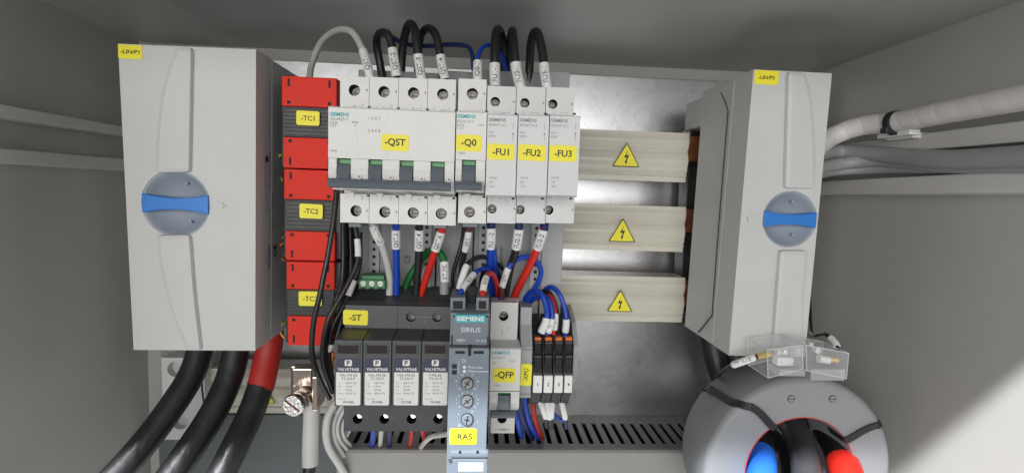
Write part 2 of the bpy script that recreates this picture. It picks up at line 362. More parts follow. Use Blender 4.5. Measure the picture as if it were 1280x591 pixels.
# ================================================================== busbar covers and copper
def busbar_cover(px0, px1, yt, yb, D, label, tri=None, trs=1.0, name='busbar_cover', part_tri=False):
    x0, x1, z0, z1 = rect(px0, yt, px1, yb, D)
    H = z1-z0; t = thing(name, label, 'busbar cover', ((x0+x1)/2, D+20, z0), 'ribbed busbar covers')
    prof = []; N = 60
    for i in range(N+1):
        f = i/N; z = z0+H*f; d = 0
        for c_, wd_, a_ in ((0.17, 0.035, -0.9), (0.42, 0.10, 0.9), (0.62, 0.045, -0.9), (0.82, 0.08, 0.9)):
            d += a_*math.exp(-((f-c_)/wd_)**2)
        if f < 0.12: d -= 1.2*(1 if f < 0.1 else (0.12-f)/0.02)
        prof.append((D-d*1.5, z))
    prof += [(D+26, z1), (D+26, z1-2), (D+3, z1-2), (D+3, z0+2), (D+26, z0+2), (D+26, z0)]
    MB(COVER).prism_x(prof, x0, x1).build('cover_profile', t)
    if tri:
        c = P(tri[0], tri[1], D-2.6); s = tri[2]*D/FPX
        mb = MB(INK)
        def T(k, dy): return [c+Vector((math.sin(a)*s*k, dy, math.cos(a)*s*k-s*0.12)) for a in (0, math.radians(120), math.radians(240))]
        def rounded(k, dy):
            tp = T(k, dy); out = []
            for i in range(3):
                p, a, b = tp[i], tp[i-1], tp[(i+1) % 3]
                for u in (0.07, 0.03): out.append(p.lerp(a, u))
                for u in (0.03, 0.07): out.append(p.lerp(b, u))
            return out
        mb.add(rounded(1.0, 0), [tuple(range(12))], INK); mb.add(rounded(0.90, -0.08), [tuple(range(12))], YEL)
        bolt = [(0.12, 0.50), (-0.16, 0.02), (0.02, 0.05), (-0.06, -0.18), (-0.13, -0.13), (-0.03, -0.42), (0.12, -0.20), (0.04, -0.20), (0.18, 0.17), (-0.02, 0.13)]
        bolt = [(0.10, 0.50), (-0.17, -0.01), (0.01, 0.03), (-0.04, -0.20), (-0.10, -0.19), (-0.02, -0.42), (0.09, -0.22), (0.035, -0.21), (0.17, 0.20), (-0.03, 0.13)]
        mb.add([c+Vector((x*s, -0.16, z*s-s*0.06)) for x, z in bolt], [tuple(range(len(bolt)))], INK)
        mb.build('warning_sticker', t)
    return t
busbar_cover(680, 860, 163, 225, 425, 'topmost beige ribbed busbar cover with yellow lightning triangle', (783, 196, 20))
busbar_cover(680, 856, 256, 313, 425, 'middle beige ribbed busbar cover with yellow lightning triangle', (778, 290, 20))
busbar_cover(700, 855, 345, 402, 425, 'lowest right beige ribbed busbar cover with yellow lightning triangle', (775, 378, 19))
t = busbar_cover(256, 420, 461, 517, 440, 'beige ribbed busbar cover behind the thick black cables', (331, 495, 15))
for i, (a, b, c_, d) in enumerate([(700, 874, 167, 199), (700, 868, 259, 288), (705, 860, 349, 381)]):
    x0, x1, z0, z1 = rect(a, c_, b, d, 434)
    single(MB(COPPER).box(x0, x1+26, 434, 444, z0, z1, 0.5), 'copper_busbar',
           ['copper busbar end sticking out of the topmost beige cover', 'copper busbar end sticking out of the middle beige cover', 'copper busbar end behind the lowest right beige cover'][i],
           'busbar', 'copper busbars under the beige covers')
# busbar support block bottom-left, with two round holes
x0, x1, z0, z1 = rect(203, 447, 256, 549, 430)
t = thing('busbar_support', 'pale grey busbar support bracket with two round holes behind thick cables', 'bracket', ((x0+x1)/2, 440, z0))
zm = (z0+z1)/2
for zz0, zz1, hp in ((zm+0.02, z1, (219, 461)), (z0, zm-0.02, (225, 527))):
    h = P(hp[0], hp[1], 430)
    MB(SHELL, SEAM).holed([(x0, zz0), (x1, zz0), (x1, zz1), (x0, zz1)], 430, 14, h.x, h.z, 6.3, SHELL, SHELL, 32, 7).build('support_face', t)
MB(SHELL).box(x0+0.5, x1-0.5, 444.2, 470, z0+0.5, z1-0.5, 0.8).build('support_body', t)

# ================================================================== grey busbar adapters below the breakers
def adapter(px0, px1, mtl, strips, label, text=None):
    D = 376; x0, x1, z0, z1 = rect(px0, 89, px1, 436, D)
    t = thing('busbar_adapter', label, 'busbar adapter', ((x0+x1)/2, 400, z0), 'grey adapters carrying the breakers')
    b = MB(mtl); b.box(x0+0.2, x1-0.2, D, 418, z0, z1, 0.8)
    b.build('adapter_body', t)
    for sx0, sx1 in strips:
        a0, a1, b0, b1 = rect(sx0, 276, sx1, 372, D-2)
        mb = MB(ADAPT2); mb.box(a0, a1, D-2.2, D+0.5, b0, b1, 0.3)
        z = b0+3.2
        while z < b1-1:
            mb.cyl(((a0+a1)/2, D-2.15, z), (0, -1, 0), 1.25, 0.12, HOLE, 12); z += 5.3
        mb.build('perforated_strip', t)
    if text:
        mb = MB(INKG)
        for s, px, py, h, mm in text: mb.text(s, P(px, py, D-0.15), h, mm, 0.006, (0, 0, 1), (-1, 0, 0))
        mb.build('printing', t)
adapter(446, 545.5, ADAPT, [(461, 474), (527, 539)], 'grey busbar adapter below the four-pole breaker', [('wöhner 32 A', 507, 303, 2.0, INKG), ('CE', 509, 324, 4.0, INK), ('IEC 60947', 503, 320, 1.6, INKG), ('690 V', 515, 306, 1.8, INKG)])
adapter(546.5, 592.5, ADAPT, [], 'narrow grey busbar adapter below the single-pole breaker')
adapter(593.5, 677.5, ADAPT, [(598, 609), (663, 676)], 'grey busbar adapter below the fuse holders, printed sideways', [('wöhner', 626, 319, 3.4, INK), ('32 A  690 V', 626, 296, 1.8, INKG), ('IEC 61439', 631, 292, 1.7, INKG), ('01 230', 634, 318, 1.8, INKG)])
adapter(678.5, 706, ADAPT2, [], 'plain light grey busbar adapter end panel beside the beige covers')

# ================================================================== left and right switch-disconnectors
def ring_px(pts, D): return [(P(x, y, D).x, P(x, y, D).z) for x, y in pts]
def fuse_switch(label, corners, hc, hr, ribs, lab, right=False):
    D = 335; q = ring_px(corners, D)
    cx = sum(p[0] for p in q)/4; z0 = min(p[1] for p in q)
    t = thing('fuse_switch', label, 'fuse switch', (cx, 440, z0))
    mb = MB(SHELL, DISC)
    h = P(hc[0], hc[1], D); rr = hr*D/FPX
    mb.holed(q, D, 12.3, h.x, h.z, rr, SHELL, SHELL, 48, 12)
    # edge bevel lips and closing back of the cover
    mb.prism_y([(x+(0.05 if x < cx else -0.05), z+(0.05 if z < h.z else -0.05)) for x, z in q], D+12.3, D+23.6, 0)
    mb.build('front_cover', t)
    xs = [p[0] for p in q]
    qb = [(x, z) for x, z in q]
    base = MB(SHELL); base.prism_y(qb, D+25.0, 412 if right else 446, 1.0); base.build('base', t)
    if right:
        MB(SEAM).tube([P(*p) for p in ((901, 116, 380), (906, 127, 371), (910, 139, 363.5))], 0.35, SEAM, 8).build('seam_gasket', t)
        MB(SEAM).tube([P(910, 139, 363.5), P(897, 300, 362.5), P(890, 394, 362.5)], 0.5, SEAM, 8).build('seam_gasket', t)
        MB(SEAM).tube([P(890, 394, 362.5), P(880, 407, 374), P(873, 415, 384)], 0.6, SEAM, 8).build('seam_gasket', t)
        xt = P(857, 140, 446).x; MB(SHELL).box(xt, xt+62, 411.5, 446, P(860, 164, 446).z, P(856, 130, 446).z, 0.8).build('base_lug', t)
        xk, _, z0k, z1k = rect(855, 160, 900, 404, 452); MB(BLACK).box(xk, xk+60, 450, 470, z0k, z1k, 0.6).build('mounting_foot', t)
    else: MB(SEAM).prism_y([(x+(1.2 if x < cx else -1.2), z+(1.2 if z < h.z else -1.2)) for x, z in q], D+23.5, D+25.1).build('seam_gasket', t)
    for r_ in ribs:                                   # moulded swell above and below the handle
        a = [(P(x, y, D).x, P(x, y, D).z) for x, y in r_]
        MB(SHELL).prism_y(a, D-3.4, D+2.5, 2.9).build('moulded_rib', t)
    # rotary handle: dished disc + waisted blue grip
    hd = MB(DISC)
    prof = [(-0.4, rr*1.0), (0.1, rr*0.975), (-0.6, rr*0.93), (-3.5, rr*0.84), (-7.5, rr*0.6), (-9.5, rr*0.3), (-10, 0.01)]
    hd.lathe((h.x, D, h.z), (0, -1, 0), prof, DISC, 56)
    hobj = hd.build('rotary_handle', t)
    g = []
    for k in range(13):
        u = -1+2*k/12; g.append((h.x+u*rr*0.955, h.z-0.3+(3.4+2.3*u*u)*rr/20.5*1.0+0.4))
    for k in range(13):
        u = 1-2*k/12; g.append((h.x+u*rr*0.955, h.z-0.3-(3.4+2.3*u*u)*rr/20.5*1.0))
    MB(BLUEG).prism_y(g, D-1.2, D+9.5, 0.5).build('grip', hobj)
    for dx, dz in ((0.2, 0.62), (0.3, -0.55)): MB(DISC).cyl((h.x+dx*rr, D+5, h.z+dz*rr), (0, -1, 0), 1.0, 1.2, DISC, 14, 0.2).build('rivet', hobj)
    ic = MB(SHELL)
    for ix, iy in (((221, 205), (224, 304), (274, 257)) if not right else ((993, 225), (983, 322), (939, 274))):
        c = P(ix, iy, D-0.35); ic.rrect(c, 5, 3.4, 0.3, SHELL, t=0.35); ic.box(c.x+1.5, c.x+4, D-0.9, D-0.3, c.z-0.6, c.z+0.6, 0.1)
    ic.build('position_mark', t)
    x0, x1, zz0, zz1 = rect(*lab[0], D)
    mb = MB(YEL, INK); c = Vector(((x0+x1)/2, D-0.05, (zz0+zz1)/2)); mb.rrect(c, x1-x0, zz1-zz0, 1, YEL, t=0.25)
    mb.text(lab[1], c+Vector((0, -0.32, 0)), 2.3, INK, 0.02, width=11); mb.build('label_sticker', t)
    return t, q, D
t, q, D = fuse_switch('large light grey fuse switch at left with round blue-gripped handle',
    [(147.5, 55), (320, 62), (319, 438), (167, 437)], (220, 254.5), 40,
    [[(223, 59.5), (243, 60.5), (240, 216), (196, 217), (197, 180), (200, 145), (204, 118), (211, 90)], [(198, 293), (240, 292), (246, 370), (254, 437), (236, 436.5), (225, 413), (215, 386), (207, 357), (201, 325)]],
    ((148, 56.5, 178, 74), '-LIN/P1'))
xs_ = max(p[0] for p in q)
mb = MB(INK)
XF = xs_+0.12-0.9
def side_text(s, y, z, h, m, bold=0.01): mb.text(s, (XF+1.0, y, z), h, m, bold, (0, 0, 1), (0, -1, 0))
zc = P(330, 270, 350).z
side_text('wöhner', 352, zc-27, 3.6, INK, 0.02); side_text('CE', 362, zc-24, 5.5, INK, 0.03)
side_text('EAC  UKCA', 359, zc+3, 3.6, INKG); side_text('400A  IEC 60947-3  690V', 349, zc+19, 2.4, INKG, 0); side_text('AC-22B  Ui 1000V', 355, zc+30, 2.4, INKG, 0); side_text('33 157', 362, zc+24, 3.0, INKG)
mb.cyl((XF+0.9, 350, zc+37), (1, 0, 0), 2.0, 0.12, INK, 20)
mb.build('side_printing', t)
t, q, D = fuse_switch('large light grey fuse switch at right with round blue-gripped handle',
    [(942, 87), (1040, 92), (1006, 446), (911, 444)], (987, 274), 36.5,
    [[(982, 90), (1004, 91), (1009, 108), (1013, 130), (1015.5, 158), (1017, 195), (1017, 236), (978, 236)], [(972, 312), (1008, 312), (1003, 370), (1001, 445), (962, 444)]],
    ((943, 88.5, 973, 106), '-LIN/P2'), True)

# ================================================================== current transformers (red)
def transformer(label, red, band, lab, txt, first=False):
    D = 350; y0 = min(r[0] for r in red); y1 = max(r[1] for r in red)
    L = lambda y: 351.5+(y-95)*0.026; R_ = lambda y: 421 - (y-95)*0.012
    xa, xb, z0, z1 = rect(L((y0+y1)/2), y0, R_((y0+y1)/2), y1, D)
    t = thing('current_transformer', label, 'transformer', ((xa+xb)/2, 400, z0), 'red and black current transformers stacked in a column')
    MB(BLACK).box(xa-2.5, xb+4.5, D+4, D+72, z0+0.6, z1-0.6, 1).build('core_housing', t)
    for a, b in red:
        a0, a1, b0, b1 = rect(L((a+b)/2), a, R_((a+b)/2), b, D)
        mb = MB(RED, HOLE); mb.box(a0, a1, D, D+9, b0+0.15, b1-0.15, 0.7)
        w_, hh = a1-a0, b1-b0
        up = (a == min(r[0] for r in red))
        for sx in (0.13, 0.87):
            cx = a0+w_*sx
            zs, zl = (b0+2.6, b1-hh*0.22) if up else (b1-2.6, b0+hh*0.22)
            mb.box(cx-1.1, cx+1.1, D-0.12, D+1, zs-1.1, zs+1.1, 0.2, HOLE)
            mb.box(cx-0.8, cx+0.8, D-0.12, D+1, zl-hh*0.13, zl+hh*0.13, 0.3, HOLE)
        mb.build('terminal_cover', t)
    a0, a1, b0, b1 = rect(L((band[0]+band[1])/2), band[0], R_((band[0]+band[1])/2), band[1], D+2)
    mb = MB(BLACK); mb.box(a0, a1, D+2, D+10, b0, b1, 0.5)
    n = 8
    for i in range(n): mb.box(a0+1, a1-1, D+1.6, D+3, b0+(i+0.5)*(b1-b0)/n-0.35, b0+(i+0.5)*(b1-b0)/n+0.35, 0.25)
    mb.build('label_band', t)
    sticker(t, lab[0], lab[1], 29, 18, D+0.4, txt, bold=0.015, hfrac=0.35)
    return t
transformer('red and black current transformer labelled TC1 at the top of the column', [(96, 134), (172, 211)], (134, 172), (385, 148), '-TC1')
transformer('red and black current transformer labelled TC2 in the middle of the column', [(212, 250), (289, 326)], (250, 289), (389, 264), '-TC2')
transformer('red and black current transformer labelled TC3 at the foot of the column', [(327, 362), (395, 432)], (362, 395), (388, 373), '-TC3')

# ================================================================== modular breakers
RAILY = 384
def recess_screw(mb, c, r, mtl=STEEL):
    mb.cyl(c+Vector((0.4, 7.6, -0.5)), (0, -1, 0), r*0.66, 0.9, mtl, 18, 0.2)
    mb.box(c.x+0.5-r*0.6, c.x+0.5+r*0.6, c.y+6.62, c.y+6.9, c.z-1.0, c.z-0.45, 0, HOLE)
def shoulder(parent, px0, px1, yt, yb, hx, hy, D, hr, depth, mtl, name, screw=STEEL, clip=None, slope=0):
    """one pole's terminal block seen from the front, with its screw recess"""
    x0, x1, z0, z1 = rect(px0, yt, px1, yb, D)
    h = P(hx, hy, D); mb = MB(mtl, HOLE)
    mb.holed([(x0+0.12, z0), (x1-0.12, z0), (x1-0.12, z1), (x0+0.12, z1)], D, 9, h.x, h.z, hr, mtl, HOLE, 28, 9)
    mb.box(x0+0.12, x1-0.12, D+8.9, D+depth, z0+0.02, z1-0.02, 0.0)
    recess_screw(mb, h, hr, screw)
    return mb.build(name, parent), (x0, x1, z0, z1)
def mcb(label, cat, poles, top, bot, nose, D0, D1, group, label_txt, lever=True, extra=None, mtl=WHITE, logo=TEAL, name='circuit_breaker', hr=3.4):
    """poles: list of (px0,px1) at the shoulder; nose: (px0,px1,yt,ylever,yb)"""
    a0, a1, b0, b1 = rect(poles[0][0], top[0], poles[-1][1], bot[1], D1)
    t = thing(name, label, cat, ((a0+a1)/2, RAILY, b0), group)
    nx0, nx1, nz0, nz1 = rect(nose[0], nose[2], nose[1], nose[4], D0)
    zl = P((nose[0]+nose[1])/2, nose[3], D0).z
    # core body between and behind the shoulders
    zt = P((poles[0][0]+poles[-1][1])/2, top[1], D1).z; zb_ = P((poles[0][0]+poles[-1][1])/2, bot[0], D1).z
    MB(mtl).box(a0+0.3, a1-0.3, D1+9.05, RAILY+4, b0+0.4, b1-0.4, 0.5).build('housing', t)
    for i, (x0, x1) in enumerate(poles):
        s = (i+0.5)/len(poles)
        dt = (x0+x1)/2-(poles[0][0]+poles[-1][1])/2
        sl = math.tan(ROLL)*dt*0.9
        o, _ = shoulder(t, x0, x1, top[0]+sl, top[1]+2+sl, top[2][i][0], top[2][i][1], D1, hr, 30, mtl, 'upper_terminal')
        o, _ = shoulder(t, x0, x1, bot[0]-2+sl, bot[1]+sl, bot[2][i][0], bot[2][i][1], D1, hr, 30, mtl, 'lower_terminal')
        for zz, sg in ((zt, 1), (zb_, -1)):
            xa = P(x0, top[1], D1).x; xb = P(x1, top[1], D1).x; wdt = xb-xa
            tb = MB(mtl); tb.box(xa+wdt*0.2, xa+wdt*0.78, D1-0.5, D1+1, zz+sg*0.4, zz+sg*2.4, 0.25)
            tb.box(xa+wdt*0.3, xa+wdt*0.5, D1-0.9, D1+1, zz-sg*1.5, zz+sg*1.2, 0.25)
            tb.box(xa+wdt*0.95, xa+wdt*1.05, D1-0.4, D1+1, zz-0.5, zz+0.7, 0.1, SEAM)
            tb.build('catch', t)
        mk = MB(INKG); mk.add([Vector((P(x1, top[2][i][1], D1).x-2.2+q_[0], D1-0.06, top_z+q_[1])) for top_z in [P(x1, top[2][i][1], D1).z] for q_ in ((0, 0), (1.3, 0.9), (1.3, -0.9))], [(0, 1, 2)], INKG)
        mk.add([Vector((P(x1, bot[2][i][1], D1).x-1.6+q_[0], D1-0.06, z_+q_[1])) for z_ in [P(x1, bot[2][i][1], D1).z] for q_ in ((1.3, 0), (0, 0.9), (0, -0.9))], [(0, 1, 2)], INKG)
        mk.build('arrow_mark', t)
    return t, (nx0, nx1, nz0, nz1, zl)

def lever_nose(t, n, openings, oy, bar, D0, D1, mtl, seams=()):
    nx0, nx1, nz0, nz1, zl = n
    # upper plate of the nose, with a faint rounded top
    MB(mtl).prism_x([(D0, zl), (D0, nz1-0.8), (D0+0.8, nz1), (D1+2, nz1+0.6), (D1+2, zl)], nx0+0.1, nx1-0.1).build('front_plate', t)
    # rounded cheeks between the lever slots
    xs = [nx0] + [v for o in openings for v in (P(o[0], oy[0]+10, D0).x, P(o[1], oy[0]+10, D0).x)] + [nx1]
    mb = MB(mtl)
    for i in range(0, len(xs), 2):
        a, b = xs[i]+0.1, xs[i+1]-0.1; hh = zl-nz0
        prof = [(D0+0.1, zl-0.05), (D0+0.2, zl-hh*0.28), (D0-0.4, zl-hh*0.45), (D0+0.3, zl-hh*0.62), (D0+3, zl-hh*0.78), (D0+9, zl-hh*0.95), (D0+16, nz0), (D1+2, nz0), (D1+2, zl-0.05)]
        mb.prism_x(prof, a, b, 0.35)
    mb.box(nx0+0.15, nx1-0.15, D0+9, D1+2, nz0+0.5, zl, 0.2)
    mb.build('lever_guard', t)
    dm = MB(SEAM, mtl)
    for i in range(2, len(xs)-1, 2):
        c = Vector(((xs[i]+xs[i+1])/2, D0-0.1, zl-(zl-nz0)*0.56)); dm.cyl(c, (0, -1, 0), 1.5, 0.6, mtl, 20, 0.2); dm.cyl(c+Vector((0, -0.55, 0)), (0, -1, 0), 0.7, 0.12, INKG, 14)
    if len(xs) > 4: dm.build('guard_rivet', t)
    lv = MB(LEVER, GREENM)
    zt = P((openings[0][0]+openings[-1][1])/2, oy[0], D0).z
    z1b = P((bar[0]+bar[1])/2, bar[2], D0-5).z; z0b = P((bar[0]+bar[1])/2, bar[3], D0-5).z
    for o in openings:
        a, b = P(o[0], oy[0], D0).x+0.2, P(o[1], oy[0], D0).x-0.2
        lv.box(a, b, D0+3.2, D0+9, zl-2.9, zl-0.35, 0.2, GREENM)
        lv.prism_x([(D0+5.2, zl-2.9), (D0+1.2, zl-3.2), (D0-0.6, zl-7), (D0-2.5, z1b-1), (D0-2, z0b+1), (D0+8, z0b+1), (D0+9, zl-2.9)], a, b, 0.25, LEVER)
    lo = lv.build('lever', t)
    xa, xb = P(bar[0], (bar[2]+bar[3])/2, D0-5).x, P(bar[1], (bar[2]+bar[3])/2, D0-5).x
    MB(LEVER).prism_x([(D0-5.5, z0b+0.6), (D0-6.5, (z0b+z1b)/2), (D0-5, z1b-0.2), (D0-2, z1b), (D0, z0b+1), (D0-2, z0b)], xa, xb, 0.4).build('toggle_bar', lo)

# four-pole breaker
pl = [(425, 461.5), (461.5, 498), (498, 534.5), (534.5, 570)]
t, n = mcb('wide white four-pole circuit breaker with yellow QST label', 'circuit breaker', pl,
    (97.5, 136, [(443, 113), (480, 115), (517, 116.5), (553.5, 118)]),
    (246, 280, [(445, 263.5), (481, 265), (516.5, 266), (551.5, 267)]), (410, 568.5, 136, 200, 240), 294, 323, None, '-QST')
lever_nose(t, n, [(421, 438), (460.5, 477.5), (499.5, 516.5), (538.5, 555.5)], (200, 206), (409.5, 563, 225, 237), 294, 323, WHITE)
sticker(t, 494, 178.5, 34, 20.5, 294, '-QST', bold=0.02, hfrac=0.42)
mb = MB(INKG, TEAL); D = 293.9
mb.text('SIEMENS', P(412.5, 142.5, D), 2.0, TEAL, 0.03, align='l'); mb.text('5SL4425-7', P(412.5, 148.5, D), 1.7, INKG, 0, align='l')
mb.text('MCB', P(412.5, 153.5, D), 1.5, INKG, 0, align='l'); mb.text('C25', P(412.5, 157, D), 1.5, INKG, 0, align='l')
for i in range(4):
    for yy, ch in ((148, '1357'[i]), (163.5, '2468'[i])): mb.text(ch, P(461+i*4.4, yy+i*0.1, D), 1.6, INKG, 0.01)
mb.text('400V', P(444, 153, D), 1.4, INKG); mb.text('6', P(444, 157, D), 1.4, INKG); mb.text('10000', P(417, 188.5, D), 1.3, INKG)
mb.build('printing', t)
mb = MB(FUSEG)
for px in (446.5, 485, 525):
    a = P(px, 150, 293.95); mb.box(a.x-0.09, a.x+0.09, 293.9, 294.2, P(px, 198, D).z, P(px, 140, D).z, 0)
mb.build('plate_joint', t)
# single-pole breaker
t, n = mcb('narrow white single-pole circuit breaker with yellow Q0 label', 'circuit breaker', [(572.5, 608)],
    (99, 139, [(590.5, 117.5)]), (246, 279, [(587, 265)]), (569.5, 607.5, 139, 200, 241), 294, 323, None, '-Q0')
lever_nose(t, n, [(577.5, 594.5)], (200, 206), (568.5, 602.5, 227, 238), 294, 323, WHITE)
sticker(t, 586, 179, 32, 20.5, 294, '-Q0', bold=0.02, hfrac=0.42)
mb = MB(INKG, TEAL)
mb.text('SIEMENS', P(571.5, 145, D), 2.0, TEAL, 0.03, align='l'); mb.text('5SL4110-7', P(571.5, 151.5, D), 1.6, INKG, 0, align='l')
mb.text('MCB', P(571.5, 156.5, D), 1.4, INKG, 0, align='l'); mb.text('C10', P(571.5, 160.5, D), 1.4, INKG, 0, align='l'); mb.text('230V', P(601, 156.5, D), 1.2, INKG); mb.text('10000', P(577, 191.5, D), 1.3, INKG, 0)
mb.build('printing', t)
for px0, px1, py in ((436, 452, 281), (542, 558, 282.5), (578, 597, 281)):
    x0, x1, z0, z1 = rect(px0, py-2, px1, py+3, 326)
    o = MB(LEVER).box(x0, x1, 325, 340, z0, z1, 0.4); single(o, 'rail_latch', {436: 'slate grey latch under the first pole of the four-pole breaker', 542: 'slate grey latch under the last pole of the four-pole breaker', 578: 'slate grey latch under the single-pole breaker'}[px0], 'latch', 'slate latches under the breakers')
# three fuse holders
fus = [('-FU1', 608.8, 645, 607.8, 646, 113, 619, 127.5, 615, 261), ('-FU2', 645.3, 682, 646.5, 685.2, 114, 656, 129, 650, 262), ('-FU3', 682.3, 718, 685.7, 724, 115, 691, 130.5, 686, 262.5)]
words = ['leftmost white fuse holder, labelled FU1', 'middle white fuse holder, labelled FU2', 'rightmost white fuse holder, labelled FU3']
for i, (tx, s0, s1, n0, n1, dy, hx, hy, bx0, by0) in enumerate(fus):
    t, n = mcb(words[i]+', beside the breakers', 'fuse holder', [(s0, s1 - (0 if i < 2 else 0))],
        (108+i*0.8, 142, [(hx, hy)]), (248, 279, [(bx0, by0)]), (n0, n1, 143+i*0.6, 200, 246), 294, 323, 'white fuse holders in a row', tx, mtl=FUSEG, name='fuse_holder', hr=2.9)
    nx0, nx1, nz0, nz1, zl = n
    MB(FUSEG).prism_x([(294, nz0+0.8), (294, nz1-0.6), (294.6, nz1), (325, nz1+0.4), (325, nz0-0.4), (296, nz0)], nx0+0.15, nx1-0.15).build('pull_out_front', t)
    cx = (n0+n1)/2
    sticker(t, cx-1, 190+i*1.0, 34, 20, 294, tx, bold=0.02, hfrac=0.42)
    mb = MB(INKG)
    mb.text('SIEMENS', P(n0+3, 149.5+i*0.5, D), 1.9, INKG, 0.02, align='l'); mb.text('3NW7 013', P(n0+3, 156+i*0.5, D), 1.6, INKG, 0, align='l')
    mb.text('32A', P(n0+3, 165+i*0.5, D), 1.4, INKG, 0, align='l'); mb.text('690V', P(n0+3, 170+i*0.5, D), 1.4, INKG, 0, align='l')
    for k, s in enumerate(('10x38', 'gG', '32A')): mb.text(s, P(n0+4, 222+k*5.4, D), 1.3, INKG, 0, align='l')
    c = P(n1-4.5, 165, D)
    mb.box(c.x-0.1, c.x+0.1, 293.88, 294.1, c.z-5, c.z-1.2, 0); mb.box(c.x-0.1, c.x+0.1, 293.88, 294.1, c.z+1.2, c.z+5, 0)
    mb.cyl(c+Vector((-0.1, 0, -1)), (0, -1, 0), 0.5, 0.08, INKG, 10)
    mb.build('printing', t)
# slate grey cable inserts under the breakers, at the lower terminals
def foot(parent, px0, px1, py, D): pass

# ================================================================== surge protector, relay, QFP breaker
# --- surge protector
D1, D0 = 343, 321
a0, a1, b0, b1 = rect(431, 362, 561.5, 537, D1)
t = thing('surge_protector', 'black four-module surge protector with yellow ST label and white rating stickers', 'surge protector', ((a0+a1)/2, 390, b0))
zf = P(496, 382, D1).z; zt = P(496, 417, D1).z; zt_s = P(496, 421, D0+6).z; zp1 = P(490, 425, D0).z
zp0 = P(490, 509, D0).z; zb1 = P(496, 511, D1).z; zb0 = P(496, 537, D1).z
MB(DARK).prism_x([(392, zf+2), (376, zf+7.5), (372, zf+7.0), (D1+12, zf+2.4), (D1+6, zf+1.8), (D1+1, zf+0.4), (D1+3, zf-0.6), (D1+3, zb0+1), (392, zb0)], a0, a1, 0.3).build('base', t)
for i, (hx, hy) in enumerate(((514, 395.5), (546.5, 395.5))):
    h = P(hx, hy, D1); w_ = (a1-a0)/4; xx0 = a0+w_*(2+i); 
    MB(DARK, HOLE).holed([(xx0, zt-1), (xx0+w_, zt-1), (xx0+w_, zf), (xx0, zf)], D1-0.6, 4, h.x, h.z, 3.4, DARK, HOLE, 28, 4).build('upper_terminal', t)
mb = MB(DARK); w_ = (a1-a0)/4; mb.box(a0, a0+2*w_-0.05, D1-0.6, D1+3.3, zt-1, zf, 0.3); mb.build('blank_face', t)
mb = MB(INKG, STEEL); c0 = P(518, 395.7, D1-0.7); c1 = P(542, 396, D1-0.7); mb.box(c0.x, c1.x, D1-0.8, D1-0.5, c0.z-0.15, c0.z+0.15, 0, INKG)
mb.text('3', P(530, 390.5, D1-0.75), 2, INKG); mb.text('4', P(530, 401.5, D1-0.75), 2, INKG)
for hx in (514, 546.5): mb.cyl(P(hx+2, 396, D1+3.2), (0, -1, 0), 1.7, 0.6, STEEL, 16, 0.2)
mb.build('bridge_marking', t)
sticker(t, 444.5, 396.5, 31, 18.5, D1-0.6, '-ST', bold=0.02, hfrac=0.42)
edges = [417.5, 453.3, 489.4, 526.2, 562]
prods = [('VAL-MS-EE', 'T2-335-P'), ('VAL-MS-EE', 'T2-335-P'), ('VAL-MS-EE', 'T2-335-P'), ('F-MS-EE', 'T2-N-P')]
for i in range(4):
    x0, x1, _, _ = rect(edges[i], 425, edges[i+1], 507, D0)
    m_ = MB(DARK); m_.prism_x([(D0, zp0+0.6), (D0, zp1-0.6), (D0+1.0, zp1), (D1+0.5, zt_s+1.5), (D1+2, zt_s+1.5), (D1+2, zp0)], x0+0.2, x1-0.2, 0.35)
    mod = m_.build('plug_module', t)
    cx = (edges[i]+edges[i+1])/2
    ww = MB(DARK2, DARK); wx0, wx1, wz0, wz1 = rect(cx-12.5, 430.5, cx+12.5, 441.5, D0)
    ww.box(wx0, wx1, D0-0.35, D0+0.5, wz0, wz1, 0.2, DARK2)
    for e in (wx0-1.2, wx1+0.3): ww.box(e, e+0.9, D0-0.6, D0+0.4, wz0-0.8, wz1+0.8, 0.2, DARK)
    ww.build('status_window', mod)
    L = MB(NAVY, PAPERW, INK, INKG)
    lx0, lx1, lz0, lz1 = rect(cx-15.2, 448, cx+14.8, 465, D0)
    L.rrect(Vector(((lx0+lx1)/2, D0-0.05, (lz0+lz1)/2)), lx1-lx0, lz1-lz0, 0.8, NAVY, t=0.15)
    c = P(cx, 453.3, D0-0.28); L.rrect(c, 4.4, 3.9, 0.8, PAPERW, t=0.06); L.text('P', c+Vector((0, -0.12, 0)), 3.0, NAVY, 0.03)
    L.text('VALVETRAB', P(cx, 461.3, D0-0.3), 1.9, PAPERW, 0.02, width=13)
    lx0, lx1, lz0, lz1 = rect(cx-15.4, 464.5, cx+15.2, 506, D0)
    L.rrect(Vector(((lx0+lx1)/2, D0-0.02, (lz0+lz1)/2)), lx1-lx0, lz1-lz0, 1.0, PAPERW, t=0.15)
    L.text(prods[i][0], P(cx, 468.6, D0-0.25), 1.7, INK, 0.0, width=11 if i < 3 else 8); L.text(prods[i][1], P(cx, 472.8, D0-0.25), 1.7, INK, 0.0, width=8.5)
    for k, (u, v_) in enumerate((('Uc', '350 V AC'), ('Up', '1.5 kV'), ('In', '20 kA'), ('Imax', '40 kA T2'))):
        L.text(u, P(cx-12.8, 478.3+k*4.3, D0-0.25), 1.25, INKG, 0, align='l'); L.text(v_, P(cx-3.5, 478.3+k*4.3, D0-0.25), 1.25, INK, 0.0, align='l')
    L.text('Art.-Nr.', P(cx-12.8, 498.2, D0-0.25), 1.15, INKG, 0, align='l'); L.text('2910386', P(cx, 502.2, D0-0.25), 1.4, INK, 0.01)
    L.build('rating_label', mod)
